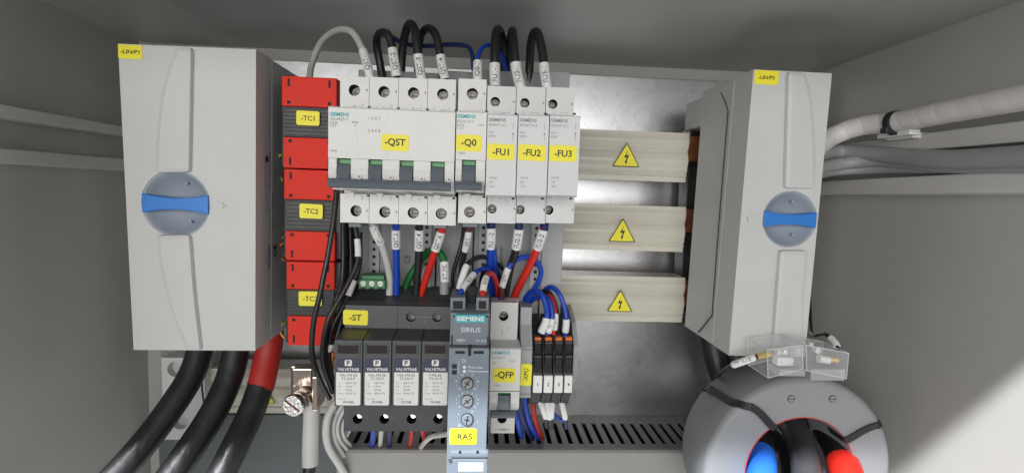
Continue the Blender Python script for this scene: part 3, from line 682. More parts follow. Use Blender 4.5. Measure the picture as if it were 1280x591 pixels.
for i, hx in enumerate((446.8, 480.2, 514.3, 547.5)):
    h = P(hx, 523.5, D1-2); w_ = (a1-a0)/4; xx0 = a0+w_*i
    mb = MB(DARK, HOLE, ZINC); mb.holed([(xx0, zb0), (xx0+w_, zb0), (xx0+w_, zb1+3), (xx0, zb1+3)], D1-2, 5, h.x, h.z, 3.2, DARK, HOLE, 28, 5)
    mb.cyl(h+Vector((0.9, 4.4, 0.9)), (0, -1, 0.35), 2.1, 1.2, ZINC, 18, 0.3)
    mb.text(str(i+1)+'.2', h+Vector((5.6, -0.15, 1.5)), 1.3, INKG)
    mb.build('lower_terminal', t)

# --- monitoring relay
D0 = 300
x0, x1, z0, z1 = rect(562, 392, 612, 440, D0)
zb = P(588, 610, D0).z
t = thing('monitoring_relay', 'slim blue grey monitoring relay with three round dials and yellow RAS label', 'relay', ((x0+x1)/2, 390, zb))
zm = P(588, 437, D0).z; ztop = P(588, 391, D0+5).z
MB(RELAY).prism_x([(D0+5, ztop), (D0+3, zm+2), (D0+3, zb), (386, zb), (386, ztop+3), (D0+30, ztop+3), (D0+12, ztop+1)], x0, x1, 0.5).build('housing', t)
# terminal towers at the top with wire entries
for a, b in ((563, 582), (595, 611)):
    u0, u1, v0, v1 = rect(a, 371, b, 391, D0+12)
    mb = MB(RELAY, HOLE); mb.box(u0, u1, D0+10, D0+40, v0-2, v1, 0.5); mb.box(u0+1.6, u1-1.6, D0+9.9, D0+20, v0+3, v1-2, 0.2, HOLE); mb.build('terminal_tower', t)
u0, u1, v0, v1 = rect(583, 360, 594, 391, D0+12)
MB(HOLE).box(u0, u1, D0+22, D0+60, v0, v1-1, 0.3).build('vent_gap', t)
u0, u1, v0, v1 = rect(564.5, 423.5, 610, 433, D0)
mb = MB(RELAY, INK); mb.box(u0, u1, D0+0.5, D0+4, v0, v1+13, 0.5); mb.build('brand_plate', t)
mb = MB(INK); mb.box(u0-0.4, u0+0.5, D0-0.2, D0+2, v0-1, v1+1.5, 0.1); mb.box(u1-0.5, u1+0.4, D0-0.2, D0+2, v0-1, v1+1.5, 0.1); mb.box(u0, u1, D0-0.2, D0+2, v0, v0+0.9, 0.1); mb.build('flap_gap', t)
zl1 = P(588, 435, D0-3).z
MB(RELAYL).prism_x([(D0-2.5, zl1-0.6), (D0-2.0, zl1), (D0+3, zl1+0.4), (D0+3.2, P(588, 571, D0).z), (D0-2.5, P(588, 571, D0).z)], x0+0.1, x1-0.1, 0.3).build('dial_panel', t)
Dn = D0-2.5
mb = MB(TEAL, PAPERW, PRINTL, HOLE)
c0, c1, e0, e1 = rect(569, 393, 607, 403, D0+0.4); 
mb.box(c0, c1, D0+0.1, D0+1.5, e0, e1, 0.1, TEAL); mb.text('SIEMENS', Vector(((c0+c1)/2, D0, (e0+e1)/2)), 2.6, PAPERW, 0.03, width=(c1-c0)*0.9)
mb.text('SIRIUS', P(588.5, 412, D0+0.3), 3.0, PRINTL, 0.0, width=11.5); mb.text('<RESET>', P(576, 425, D0-0.3), 1.7, PRINTL, 0.01, width=5.5); mb.text('V1.0.0', P(601, 425.5, D0-0.3), 1.7, PRINTL, 0, width=6)
mb.build('brand_printing', t)
mb = MB(PRINTL, HOLE)
for yy in (457.5, 465): mb.box(P(568, yy, Dn).x-1.4, P(568, yy, Dn).x+1.4, Dn-0.1, Dn+1, P(568, yy, Dn).z-1.3, P(568, yy, Dn).z+1.3, 0.1, HOLE)
mb.box(P(573.5, 450, Dn).x-0.12, P(573.5, 450, Dn).x+0.12, Dn-0.08, Dn+1, P(573.5, 467, Dn).z, P(573.5, 450, Dn).z, 0, PRINTL)
mb.lathe(P(579.5, 450.5, Dn-0.1), (0, -1, 0), [(0, 0.8), (0, 1.1)], PRINTL, 20)
for k, s in enumerate(('Phase loss', 'Phase sequence')):
    c = P(580.5, 458.5+5.2*k, Dn-0.1); mb.cyl(c, (0, -1, 0), 1.0, 0.06, PRINTL, 16); mb.text(s, c+Vector((2.2, -0.05, 0)), 1.35, PRINTL, 0.01, align='l', width=8.5 if k == 0 else 12)
for k, yy in enumerate((478, 500.5, 523.5)):
    c = P(584, yy, Dn-0.1)
    for j in range(11):
        a = math.radians(-135+27*j); mb.text(str(j) if k == 1 else ('|' if j % 2 else '20'), c+Vector((math.sin(a)*6.4, 0, math.cos(a)*5.2)), 1.1, PRINTL, 0.01) if k < 2 or j % 3 == 0 else None
for c_ in (568.5, 606.5): mb.box(P(c_, 445, Dn).x-0.4, P(c_, 445, Dn).x+0.4, Dn-0.1, Dn, 0, 0.01, 0)
mb.build('scale_printing', t)
for k, yy in enumerate((478.5, 500.5, 523.5)):
    c = P(584, yy, Dn); mb = MB(RELAY if k == 2 else DARK, HOLE, PRINTL)
    mb.cyl(c+Vector((0, 0.5, 0)), (0, -1, 0), 3.8, 0.9, HOLE, 28); mtl = RELAYL if k == 2 else ADAPT
    mb.cyl(c, (0, -1, 0), 3.35, 1.4, mtl, 28, 0.4)
    a = math.radians((60, 40, 80)[k]); d = Vector((math.cos(a), 0, math.sin(a))); e = Vector((-d.z, 0, d.x)); cc = c+Vector((0, -1.45, 0))
    for dd in ((d, e, 2.7, 0.35), (e, d, 1.6, 0.35)):
        mb.add([cc+dd[0]*dd[2]+dd[1]*dd[3], cc-dd[0]*dd[2]+dd[1]*dd[3], cc-dd[0]*dd[2]-dd[1]*dd[3], cc+dd[0]*dd[2]-dd[1]*dd[3]], [(0, 1, 2, 3)], INK)
    mb.build('dial', t)
u0, u1, v0, v1 = rect(564, 437, 611, 442, D0-3)
mb = MB(HOLE, RELAYL)
for a, b in ((569, 581), (592, 605)):
    p_, q_ = P(a, 440, Dn), P(b, 440, Dn); mb.box(p_.x, q_.x, Dn-0.15, Dn+0.5, p_.z-0.9, p_.z+0.9, 0.5, HOLE)
p_ = P(587, 438, Dn); mb.box(p_.x-0.8, p_.x+0.8, Dn-0.9, Dn+1, p_.z-3, p_.z+3, 0.2, HOLE)
mb.build('latch', t)
sticker(t, 579, 545, 34, 20, Dn, '-RAS', bold=0.02, hfrac=0.36, tw=10.5)
u0, u1, v0, v1 = rect(562.5, 562, 611, 570.5, D0-3)
mb = MB(RELAYL, HOLE); mb.box(u0, u1, Dn-1.8, Dn+2, v0, v1, 1.2); 
for px in (575, 597): c = P(px, 565, Dn-1.9); mb.box(c.x-0.7, c.x+0.7, Dn-1.95, Dn-1, c.z-0.7, c.z+0.7, 0.1, HOLE)
mb.build('hinge', t)
u0, u1, v0, v1 = rect(565, 573, 609, 612, D0-3)
mb = MB(RELAYL); mb.box(u0, u1, Dn-0.8, Dn+8, v0, v1, 0.6); mb.box(x0, x1, Dn+3, Dn+8, v0, v1+1, 0.3); mb.build('lower_flap', t)
u0, u1, v0, v1 = rect(573, 577.5, 604, 588, D0-3)
mb = MB(PAPERW, PRINTL); mb.box(u0, u1, Dn-1.0, Dn, v0, v1, 0.1, PAPERW); mb.text('SIEMENS', Vector(((u0+u1)/2, Dn-1.05, (v0+v1)/2)), 2.2, RELAYL, 0.0, width=(u1-u0)*0.7); mb.build('rating_plate', t)

# --- QFP breaker
D0, D1 = 334, 352
a0, a1, b0, b1 = rect(613, 378, 647, 541, D1)
t = thing('circuit_breaker', 'narrow white circuit breaker with yellow QFP label beside the blue grey relay', 'circuit breaker', ((a0+a1)/2, 395, b0))
MB(WHITE).prism_x([(D1+9.2, b0+0.3), (D1+9.2, b1), (D1+12, b1+0.5), (D1+30, b1-1.2), (396, b1-2), (396, b0+0.3)], a0+0.15, a1-0.15, 0.2).build('housing', t)
shoulder(t, 613, 647, 378, 430, 629.5, 395, D1, 3.3, 14, WHITE, 'upper_terminal')
shoulder(t, 613.5, 643.5, 516, 541, 627.5, 523, D1, 3.3, 14, WHITE, 'lower_terminal')
nx0, nx1, nz0, nz1 = rect(612, 435, 650, 520, D0); zl = P(630, 488, D0).z
MB(WHITE).prism_x([(D0, zl), (D0, nz1-0.8), (D0+0.8, nz1), (D1+1, P(630, 424, D1).z), (D1+2, zl)], nx0+0.1, nx1-0.1).build('front_plate', t)
lever_nose(t, (nx0, nx1, nz0, P(630, 489, D0).z+0.01, P(630, 489, D0).z), [(622.5, 638)], (489, 495), (613, 645, 514, 523), D0, D1, WHITE)
sticker(t, 630.5, 468.5, 28, 17.5, D0, '-QFP', bold=0.02, hfrac=0.45)
mb = MB(INKG, TEAL); D = D0-0.1
mb.text('SIEMENS', P(614.5, 440.5, D), 2.0, TEAL, 0.02, align='l', width=12); mb.text('5SL4106-7', P(614.5, 446.5, D), 1.5, INKG, 0, align='l'); mb.text('C6', P(615, 453, D), 1.7, INKG, 0, align='l'); mb.text('230V', P(641, 451, D), 1.3, INKG); mb.text('10000', P(622, 481.5, D), 1.2, INKG)
mb.text('2  SIEMENS', P(628, 536.5, D1-0.08), 1.6, INKG, 0.01); mb.text('|', P(628, 414.5, D1-0.1), 3, INKG); mb.text('1', P(636, 411, D1-0.1), 2, INKG)
mb.build('printing', t)

# ================================================================== terminal blocks
D = 345
x0, x1, z0, z1 = rect(650, 432, 664.5, 497, D)
t = thing('end_bracket', 'grey end bracket with upright yellow label beside the numbered terminals', 'end bracket', ((x0+x1)/2, 395, z0), None)
MB(ADAPT2).prism_x([(D, z0), (D, z1-1), (D+1, z1), (D+10, z1+12), (D+12, z1+24), (392, z1+24), (392, z0)], x0, x1, 0.4).build('bracket_body', t)
mb = MB(ADAPT); mb.box(x0-0.2, x1, D-0.3, D+0.6, z0+2, z0+3, 0.1); mb.box(x0-0.2, x1, D-0.3, D+0.6, z1-3, z1-2, 0.1); mb.build('ridge', t)
sticker(t, 657.5, 468, 14, 27, D-0.4, '-XPU', rot=1, bold=0.01, hfrac=0.42, tw=9)
tx = [(665.5, 678.5), (679, 691.5), (692, 704.2), (704.7, 716)]
nm = ['numbered 1', 'numbered 2', 'numbered 3', 'numbered 4']
for i, (a, b) in enumerate(tx):
    x0, x1, z0, z1 = rect(a, 422, b, 504, D)
    t = thing('terminal_block', 'black terminal block %s on its white tag' % nm[i], 'terminal block', ((x0+x1)/2, 395, z0), 'numbered black terminal blocks')
    zA, zB, zC = P(690, 420, D+16).z, P(690, 440, D+9).z, P(690, 466, D+2).z
    zD = P(690, 492, D+2).z; zE = P(690, 503, D+10).z
    bt = P(690, 384, D+34).z
    MB(BLACK).prism_x([(D+2, zD), (D+2, zC), (D+6, (zB+zC)/2), (D+9, zB), (D+16, zA), (D+26, zA+6), (D+34, bt), (395, bt), (395, zE-8), (D+22, zE-6), (D+10, zE)], x0+0.15, x1-0.15, 0.4).build('block_body', t)
    mb = MB(WORANGE); c = P((a+b)/2, 423, D+14); mb.box(c.x-2.3, c.x+2.3, D+11.5, D+17, c.z-1.6, c.z+1.6, 0.3); mb.build('release_button', t)
    mb = MB(DARK, HOLE)
    for yy, dd in ((434, D+9), (451, D+4)):
        c = P((a+b)/2, yy, dd); mb.box(c.x-2.4, c.x+2.4, dd-1.2, dd+4, c.z-3.4, c.z+3.4, 0.5, HOLE); mb.box(c.x-2.5, c.x+2.5, dd-1.8, dd+4, c.z+3.2, c.z+4.2, 0.3, DARK)
    mb.build('bridge_slot', t)
    u0, u1, v0, v1 = rect(a+0.8, 469, b-0.8, 490.5, D)
    mb = MB(SLEEVE, INK); mb.box(u0, u1, D-0.5, D+2.5, v0, v1, 0.5, SLEEVE); mb.text(str(i+1), Vector(((u0+u1)/2, D-0.56, (v0+v1)/2)), 2.4, INK, 0.02); mb.build('number_tag', t)
x0, x1, z0, z1 = rect(716.5, 418, 722, 480, D+14)
mb = MB(ADAPT2); mb.prism_x([(D+18, z0), (D+14, z0+6), (D+14, z1-8), (D+26, z1+6), (395, z1+14), (395, z0-4)], x0, x1, 0.3)
single(mb, 'end_plate', 'thin grey end plate to the right of terminal 4', 'end plate')

# ================================================================== green plug
D = 352
x0, x1, z0, z1 = rect(448.5, 345, 481, 361.5, D)
t = thing('screw_connector', 'small green three-way screw connector above the surge protector', 'connector', ((x0+x1)/2, D+10, z0))
mb = MB(GREENC, HOLE); mb.box(x0, x1, D, D+14, z0, z1-2.6, 0.4); mb.box(x0+1, x1-1, D+2.5, D+14, z1-3, z1, 0.4)
for k in range(3):
    cx = x0+(x1-x0)*(k+0.5)/3; mb.box(cx-1.8, cx+1.8, D-0.1, D+2, z0-0.05, z0+1.2, 0.2, HOLE)
mb.build('connector_body', t)
for k in range(3):
    cx = x0+(x1-x0)*(k+0.5)/3; m2 = MB(ZINC, HOLE); m2.cyl((cx, D+0.3, z0+3.9), (0, -1, 0), 1.9, 0.7, SLEEVE, 18, 0.2); m2.box(cx-1.3, cx+1.3, D-0.5, D-0.3, z0+3.7, z0+4.1, 0, INKG); m2.build('screw', t)

# ================================================================== slotted wiring duct
ZD = P(750, 519, YP-0.5).z
YF_ = P(740, 563, 420); k = ZD/YF_.z; YFD = 420*k
xa = PZ(424, 561, ZD).x; xa = P(424, 563, YFD).x; xb = XR-22
t = thing('wiring_duct', 'grey slotted wiring duct running along the bottom', 'wiring duct', ((xa+xb)/2, 450, ZD-80))
yb0, yb1 = YP-0.5, PZ(760, 527, ZD).y; yf0 = PZ(760, 554, ZD).y
mb = MB(DUCT, BLACK); mb.box(xa, xb, yb1, yb0, ZD-2, ZD, 0.3); mb.box(xa, xb, YFD+0.4, yf0, ZD-2, ZD, 0.3)
pit = 9.1; x = xa+2; k_ = 0
while x < xb-6:
    mb.box(x, x+5.2, yf0-0.5, yb1+0.5, ZD-1.9, ZD-0.1, 0.25); x += pit
    mb.cyl((x-1.5, (yb0+yb1)/2, ZD+0.02), (0, 0, 1), 0.8, 0.1, HOLE, 8)
mb.box(xa, xb, yb0-2, yb0-0.3, ZD-80, ZD-2.2, 0.2); mb.box(xa+2.2, xb, yb0-4, yb0-2.1, ZD-79, ZD-2.3, 0.1, BLACK); mb.box(xa+2.2, xb, YFD+3, yb0-4.1, ZD-80, ZD-78, 0.1, BLACK); mb.box(xa+2.2, xb, YFD+2.2, YFD+2.9, ZD-79, ZD-2.3, 0.1, BLACK)  # black inner faces: the shade inside the duct put into the colour
mb.box(xa, xa+2, YFD+3, yb0-2.2, ZD-80, ZD-2.2, 0.2)
mb.build('slotted_wall', t)
MB(DUCTC).prism_x([(YFD-1.4, ZD-82), (YFD-1.4, ZD-1.2), (YFD+0.2, ZD+0.6), (YFD+4, ZD+0.7), (YFD+4, ZD+0.2), (YFD+0.6, ZD-0.4), (YFD+0.6, ZD-82)], xa-1.5, xb).build('duct_cover', t)

# ================================================================== wires
def wire(label, pts, r, mtl, sleeves=(), group=None, name='wire', n=10, ferr=None, cat='wire'):
    p3 = [P(*p) for p in pts]
    mb = MB(mtl); mb.tube(p3, r, mtl, n)
    o = single(mb, name, label, cat, group)
    path = catmull(p3, 14)
    for s in sleeves:
        (p0, p1, txt) = s[:3]; rr = max(s[3] if len(s) > 3 else r*1.28, r+0.35)
        near = lambda p: min(range(len(path)), key=lambda i: (path[i].x-p.x)**2+(path[i].z-p.z)**2+0.1*(path[i].y-p.y)**2)
        i0, i1 = near(P(*p0)), near(P(*p1)); flip = False
        if i0 > i1: i0, i1 = i1, i0
        if i1-i0 < 4: i1 = min(len(path)-1, i0+4)
        seg = path[i0:i1+1]; m2 = MB(SLEEVE, INK); m2.tube(seg, rr, SLEEVE, 14, res=1)
        if txt:
            ln = [0]
            for k in range(1, len(seg)): ln.append(ln[-1]+(seg[k]-seg[k-1]).length)
            vs, fs, wd, ht = text_geo(txt, 0.008); hgt = rr*0.95; L = min(ln[-1]*0.8, wd*hgt/0.73); kx = L/wd; ky = hgt/0.73; vv = []
            up = seg[0].z > seg[-1].z
            for v in vs:
                d = ln[-1]/2+(v.x*kx if not up else -v.x*kx)*(1 if not flip else -1); d = min(max(d, 0), ln[-1]-1e-4)
                k = max(q for q in range(len(ln)-1) if ln[q] <= d); f_ = (d-ln[k])/(ln[k+1]-ln[k]); c_ = seg[k].lerp(seg[k+1], f_)
                ax = (seg[k+1]-seg[k]).normalized()*(-1 if up else 1)*(1 if not flip else -1)
                nrm = (-c_).normalized(); nrm = (nrm-ax*nrm.dot(ax)).normalized(); yd = nrm.cross(ax); an = v.y*ky/(rr+0.08)
                vv.append(c_+yd*(math.sin(an)*(rr+0.08))+nrm*(math.cos(an)*(rr+0.08)))
            m2.add(vv, fs, INK)
        m2.build('marker_sleeve', o)
    if ferr:
        for (p0, p1, rr, mt) in ferr:
            m2 = MB(mt); m2.tube([P(*p0), P(*p1)], rr, mt, 14); m2.build('ferrule', o)
    return o
G1 = 'marked wires above the breakers'; G2 = 'marked wires below the breakers'
wire('white cable looping from behind the red transformer to the first breaker pole', [(386, 104, 402), (390, 80, 395), (402, 53, 385), (420, 39, 372), (438, 39, 360), (450, 55, 352), (458, 78, 346), (464, 104, 346)], 2.3, CABW, [((455.5, 64, 349), (463.5, 97, 345), 'QST-1', 2.9, 1)], G1)
wire('black wire looping to the QST-2 marker sleeve', [(480, 110, 372), (475, 80, 372), (471, 56, 368), (474, 43, 360), (483, 42, 352), (489, 54, 350), (493, 78, 348), (497, 104, 347)], 2.7, CABK, [((487.5, 62, 349), (496.5, 96, 346), 'QST-2', 3.2, 1)], G1)
wire('tall black wire loop to the QST-3 marker sleeve', [(502, 112, 380), (502, 80, 378), (505, 50, 372), (511, 31, 362), (518, 36, 352), (521, 55, 348), (524, 80, 347), (528, 106, 347)], 2.8, CABK, [((520.5, 69, 348), (527.5, 99, 346), 'QST-3', 3.2, 1)], G1)
wire('black wire loop to the QST-4 marker sleeve', [(524, 110, 384), (522, 80, 380), (525, 48, 370), (535, 36, 360), (544, 43, 352), (549, 62, 349), (553, 84, 348), (558, 106, 347)], 2.7, CABK, [((549.5, 70, 348), (556.5, 99, 346), 'QST-4', 3.1, 1)], G1)
wire('dark blue wire running left from the single-pole breaker behind the black loops', [(592, 88, 350), (590, 68, 354), (583, 58, 360), (560, 56, 368), (530, 58, 378), (505, 55, 384), (488, 46, 380), (474, 44, 374)], 1.5, WNAVY, (), G1)
wire('dark blue wire running right from the single-pole breaker towards the fuse holders', [(597, 106, 347), (597, 88, 348), (599, 66, 354), (609, 57, 362), (621, 62, 370), (631, 82, 380), (636, 108, 384)], 1.5, WBLUE, [((594.5, 77, 349), (595.5, 102, 346), 'Q0-1', 3.1, 1)], G1)
wire('thick black wire with sleeve entering fuse holder FU1', [(619, 112, 345), (618.5, 88, 346), (619, 60, 348), (620.5, 42, 354), (624, 38, 366), (628, 52, 378), (630, 80, 385), (631, 114, 388)], 3.1, CABK, [((618.5, 80, 346), (618.5, 108, 344), 'FU1-1', 3.5)], G1)
wire('thick black wire with sleeve entering fuse holder FU2', [(652, 114, 345), (646, 90, 346), (643, 65, 348), (641, 44, 354), (640, 40, 366), (638, 55, 378), (638, 80, 385), (638, 114, 388)], 3.0, CABK, [((644.5, 79, 346), (650, 110, 344), 'FU2-1', 3.5, 1)], G1)
wire('thick black wire loop with sleeve entering fuse holder FU3', [(685, 116, 345), (681, 92, 346), (678, 65, 349), (673, 44, 354), (668, 41, 360), (664, 54, 368), (662, 80, 376), (661, 116, 380)], 3.0, CABK, [((678.5, 80, 347), (684, 111, 344), 'FU3-1', 3.4, 1)], G1)
# below the breakers
wire('white marked cable from the first breaker pole down to the surge protector', [(464, 276, 345), (470, 292, 346), (477, 306, 350), (483, 325, 354), (487, 345, 358), (487, 368, 360)], 2.5, CABW, [((466, 283, 346), (476, 304, 350), 'ST-L1N', 2.9, 1)], G2)
wire('blue wire with white QST sleeve dropping straight to the surge protector', [(495, 274, 346), (495, 300, 350), (495.5, 330, 354), (495.5, 368, 358)], 2.3, WBLUE, [((494.5, 286, 348), (495, 310, 351), 'QST.2', 3.0, 1)], G2)
wire('black wire with white QST sleeve dropping to the surge protector', [(524, 274, 346), (524, 300, 350), (523, 330, 354), (520, 368, 358)], 2.6, CABK, [((524.5, 287, 348), (523, 312, 351), 'QST.4', 3.2, 1)], G2)
wire('red wire with white QST sleeve slanting down left to the surge protector', [(554, 276, 345), (550, 295, 348), (543, 316, 351), (536, 338, 355), (526, 368, 360)], 2.5, WRED, [((552, 289, 347), (544, 313, 350), 'QST.6', 3.1)], G2, ferr=[((553, 283, 346), (552, 290, 347), 2.7, WRED)])
wire('green earth wire bending over into the ST.PE sleeve', [(556, 366, 352), (556, 340, 352), (554, 322, 354), (546, 313, 358), (535, 315, 364), (523, 329, 368), (510, 350, 370), (505, 368, 372)], 2.5, WGREEN, [((556, 327, 352), (555.5, 353, 351), 'ST.PE', 3.1)], G2, ferr=[((555.5, 352, 351), (555.5, 367, 351), 3.3, CABGR)])
wire('black wire with narrow sleeve under the single-pole breaker', [(586, 272, 346), (585.5, 292, 348), (581, 315, 354), (577, 335, 360), (575, 366, 366)], 1.9, CABK, [((586, 288, 347), (580.5, 313, 353), 'Q0.2', 2.4, 1)], G2, ferr=[((586, 281, 346), (586, 289, 347), 2.5, MAROON)])
wire('blue wire with FU1-2 sleeve under the first fuse holder', [(614, 272, 345), (614, 295, 347), (612.5, 320, 355), (611, 345, 365), (612, 366, 372)], 2.4, WBLUE, [((614, 284.5, 346), (612.5, 309, 349), 'FU1-2', 3.3, 1)], G2, ferr=[((614, 274, 345), (614, 285, 346), 2.9, WNAVY)])
wire('second blue wire beside the FU1-2 wire under the first fuse holder', [(616, 300, 350), (618, 325, 358), (619, 345, 368), (617, 368, 375)], 2.0, WBLUE, (), G2)
wire('black wire with FU2-2 sleeve under the second fuse holder', [(649, 272, 345), (648, 292, 347), (644, 315, 353), (637, 338, 362), (632, 368, 370)], 2.8, CABK, [((648.5, 286.5, 346), (646, 311, 350), 'FU2-2', 3.4, 1)], G2, ferr=[((649, 275, 345), (648.5, 287, 346), 2.9, WNAVY)])
wire('red wire with FU3-2 sleeve slanting down under the third fuse holder', [(681, 274, 345), (678, 292, 347), (671, 312, 353), (660, 336, 362), (645, 366, 372), (640, 385, 378)], 2.8, WRED, [((680, 287.5, 346), (670.5, 310, 350), 'FU3-2', 3.4)], G2, ferr=[((680.5, 278, 345), (680, 288, 346), 2.9, WNAVY)])
G3 = 'thin control wires around the relay'
wire('black wire arching from a white sleeve over the relay', [(573, 366, 332), (577, 350, 334), (583, 333, 338), (592, 324, 344), (604, 321, 352), (615, 327, 360), (622, 342, 368), (627, 368, 376)], 1.7, CABK, [((582.5, 332, 337), (573.5, 362, 332), '', 2.3)], G3)
wire('blue wire from a slanted white sleeve entering the left of the relay', [(571, 380, 318), (574, 368, 320), (582, 356, 326), (592, 343, 336), (600, 337, 344), (609, 336, 352), (615, 345, 362), (617, 372, 376)], 1.6, WBLUE, [((591.5, 343, 336), (577, 362, 322), 'RAS', 2.2)], G3)
wire('short red wire hooking from a white sleeve into the relay', [(603, 380, 316), (603.5, 366, 318), (606, 352, 324), (610, 343, 334), (615, 342, 344), (620, 352, 356), (623, 374, 372)], 1.7, WRED, [((607.5, 347, 328), (603.5, 364, 319), 'RAS', 2.2)], G3)
wire('blue wire loop arching from a white sleeve above the QFP breaker', [(626, 380, 362), (627, 362, 360), (631, 347, 358), (636, 334, 356), (645, 325, 358), (657, 321, 360), (669, 325, 362), (676, 337, 364), (674, 350, 366), (666, 364, 370), (656, 384, 376), (650, 410, 384)], 1.8, WBLUE, [((635.5, 335, 356), (626, 358, 359), 'QFP', 2.4)], G3, ferr=[((626.5, 357, 359), (627, 374, 362), 2.2, MAROON)])
G4 = 'sleeved wires bending into the tops of the numbered terminals'
wire('outer thick blue wire curving into terminal 1', [(650, 420, 390), (649, 395, 386), (655, 376, 378), (666, 364, 370), (677, 368, 362), (683, 384, 358), (683, 400, 355), (676, 416, 356)], 2.1, WBLUE, [((683, 398, 355), (671, 414, 354), '', 2.9)], G4)
wire('inner blue wire curving beside the black one into terminal 2', [(656, 420, 392), (656, 396, 386), (663, 378, 378), (673, 371, 370), (684, 373, 364), (690, 388, 360), (689, 404, 358), (684, 418, 358)], 1.9, WBLUE, [((689.5, 398, 358), (682, 415, 356), 'N', 2.6)], G4)
wire('black wire curving between the blue ones behind terminal 2', [(662, 420, 394), (662, 390, 388), (672, 368, 380), (684, 364, 374), (692, 376, 370), (697, 396, 368), (699, 416, 370)], 1.8, CABK, (), G4)
wire('red wire rising then dropping into terminal 3', [(654, 410, 392), (662, 392, 388), (676, 376, 380), (686, 369, 372), (692, 380, 366), (694, 396, 362), (692, 418, 362)], 1.6, WRED, [((693.5, 392, 362), (692.5, 413, 359), '3', 2.5)], G4)
wire('rightmost blue wire arching into terminal 4', [(672, 372, 384), (680, 362, 378), (690, 359, 370), (699, 367, 364), (705, 382, 362), (708, 400, 360), (706, 420, 362)], 1.7, WBLUE, [((708, 398, 361), (706, 415, 360), '', 2.5)], G4)
G5 = 'white sleeves hanging under the numbered terminals'
for i, (a, b, c_, d, lb, ex) in enumerate([(674, 498, 682, 521, 'white sleeve hanging slanted under terminal 1', CABK), (683, 499, 687, 522, 'white sleeve hanging under terminal 2', CABK), (690.5, 498, 689, 521, 'upright white sleeve hanging under terminal 3', CABK), (701, 498, 706.5, 522, 'white sleeve hanging under terminal 4 beside blue wire', WNAVY)]):
    wire(lb, [(a-1, b-8, 362), (a, b, 360), (c_, d, 356), (c_+1, d+12, 380)], 1.5, ex, [((a, b+1, 360), (c_, d, 356), '', 2.1)], G5)
wire('short blue wire crossing below the hanging sleeves', [(684, 506, 372), (692, 516, 368), (700, 524, 366), (705, 522, 364)], 1.3, WBLUE, (), G3)
for i, (pts, r, mt, lb) in enumerate([
    ([(648, 492, 385), (650, 510, 390), (656, 530, 400), (668, 552, 440)], 2.2, WNAVY, 'dark blue wire dropping into the duct beside the QFP breaker'),
    ([(656, 492, 388), (658, 512, 392), (664, 532, 402), (676, 552, 440)], 2.0, WBLUE, 'bright blue wire dropping into the duct behind the terminals'),
    ([(666, 496, 385), (667, 512, 388), (670, 528, 400), (680, 552, 440)], 2.0, SHRINK, 'dark red wire dropping into the duct behind the terminals'),
    ([(646, 512, 395), (648, 530, 398), (652, 545, 420)], 2.2, WBLUE, 'blue wire right behind the QFP breaker foot'),
    ([(467, 534, 372), (466, 545, 390), (465, 560, 430)], 2.1, WBLUE, 'blue wire under the surge protector foot'),
    ([(477, 534, 372), (476, 545, 390), (475, 560, 430)], 1.9, CABW, 'white wire under the surge protector foot'),
    ([(487, 534, 374), (487, 545, 392), (486, 560, 430)], 2.1, WNAVY, 'navy wire under the surge protector foot'),
    ([(515, 534, 370), (514, 545, 385), (512, 560, 430)], 1.9, SHRINK, 'dark red wire under the surge protector foot'),
    ([(528, 533, 372), (529, 540, 378), (531, 552, 420)], 1.9, WRED, 'bright red wire tip under the surge protector foot'),
    ([(563, 541, 330), (552, 543, 345), (540, 545, 365), (531, 552, 385), (524, 562, 430)], 1.9, CABW, 'pale wire curving from the relay into the duct')]):
    wire(lb, pts, r, mt, (), 'wires entering the slotted duct')
for pts, r_, mt, lb in [([(640, 368, 380), (650, 380, 384), (655, 396, 388), (656, 425, 392)], 1.7, CABK, 'black wire tucked behind the blue loops beside the QFP breaker'),
                        ([(648, 362, 382), (660, 378, 386), (668, 398, 390), (668, 425, 394)], 1.5, SHRINK, 'dark red wire tucked behind the blue loops beside the QFP breaker'),
                        ([(600, 366, 376), (602, 346, 372), (609, 330, 368), (622, 330, 368), (634, 345, 374), (640, 368, 382)], 1.3, CABK, 'thin black wire arching low behind the QFP breaker'),
                        ([(566, 368, 372), (566, 345, 370), (571, 325, 370), (578, 300, 370), (580, 276, 368)], 1.4, CABK, 'thin black wire rising behind the relay to the single-pole breaker')]:
    wire(lb, pts, r_, mt, (), G3)
# thin black control cables at the left of the breakers
G6 = 'thin black cables between transformers and breakers'
for pts, lb, sl in [
    ([(421, 236, 340), (417, 275, 336), (410, 318, 334), (404, 348, 332), (399, 372, 331), (392, 403, 331), (390, 440, 332), (398, 470, 336), (412, 498, 350)], 'thin black cable curving across the TC3 label', ()),
    ([(441, 272, 352), (446, 295, 350), (447, 325, 346), (437, 350, 342), (424, 374, 338), (411, 398, 335), (404, 428, 336), (405, 458, 340), (416, 490, 352)], 'black cable bowing out beside the white sleeve and surge protector', [((436, 301, 352), (448, 321, 349), '', 2.1)]),
    ([(428, 248, 350), (429, 300, 352), (428, 345, 350), (420, 375, 345), (410, 405, 342), (407, 438, 344), (412, 470, 350), (424, 500, 360)], 'straight black cable descending beside the red transformers', ()),
    ([(450, 290, 360), (449, 330, 358), (440, 358, 354), (428, 385, 348), (416, 408, 345), (411, 440, 346), (416, 475, 352), (426, 498, 360)], 'black cable just left of the green connector', [((441, 352, 352), (433, 372, 347), '', 1.9)]),
    ([(436, 262, 362), (438, 305, 362), (438, 345, 360), (432, 380, 356), (424, 410, 352), (418, 430, 350)], 'rearmost thin black cable beside the adapter', ())]:
    wire(lb, pts, 1.7, CABK, sl, G6, name='control_cable', cat='cable')
wire('orange wire peeking out behind the thin black cables', [(417, 440, 366), (414, 455, 368), (415, 470, 370), (420, 485, 372)], 1.3, WORANGE, (), None)
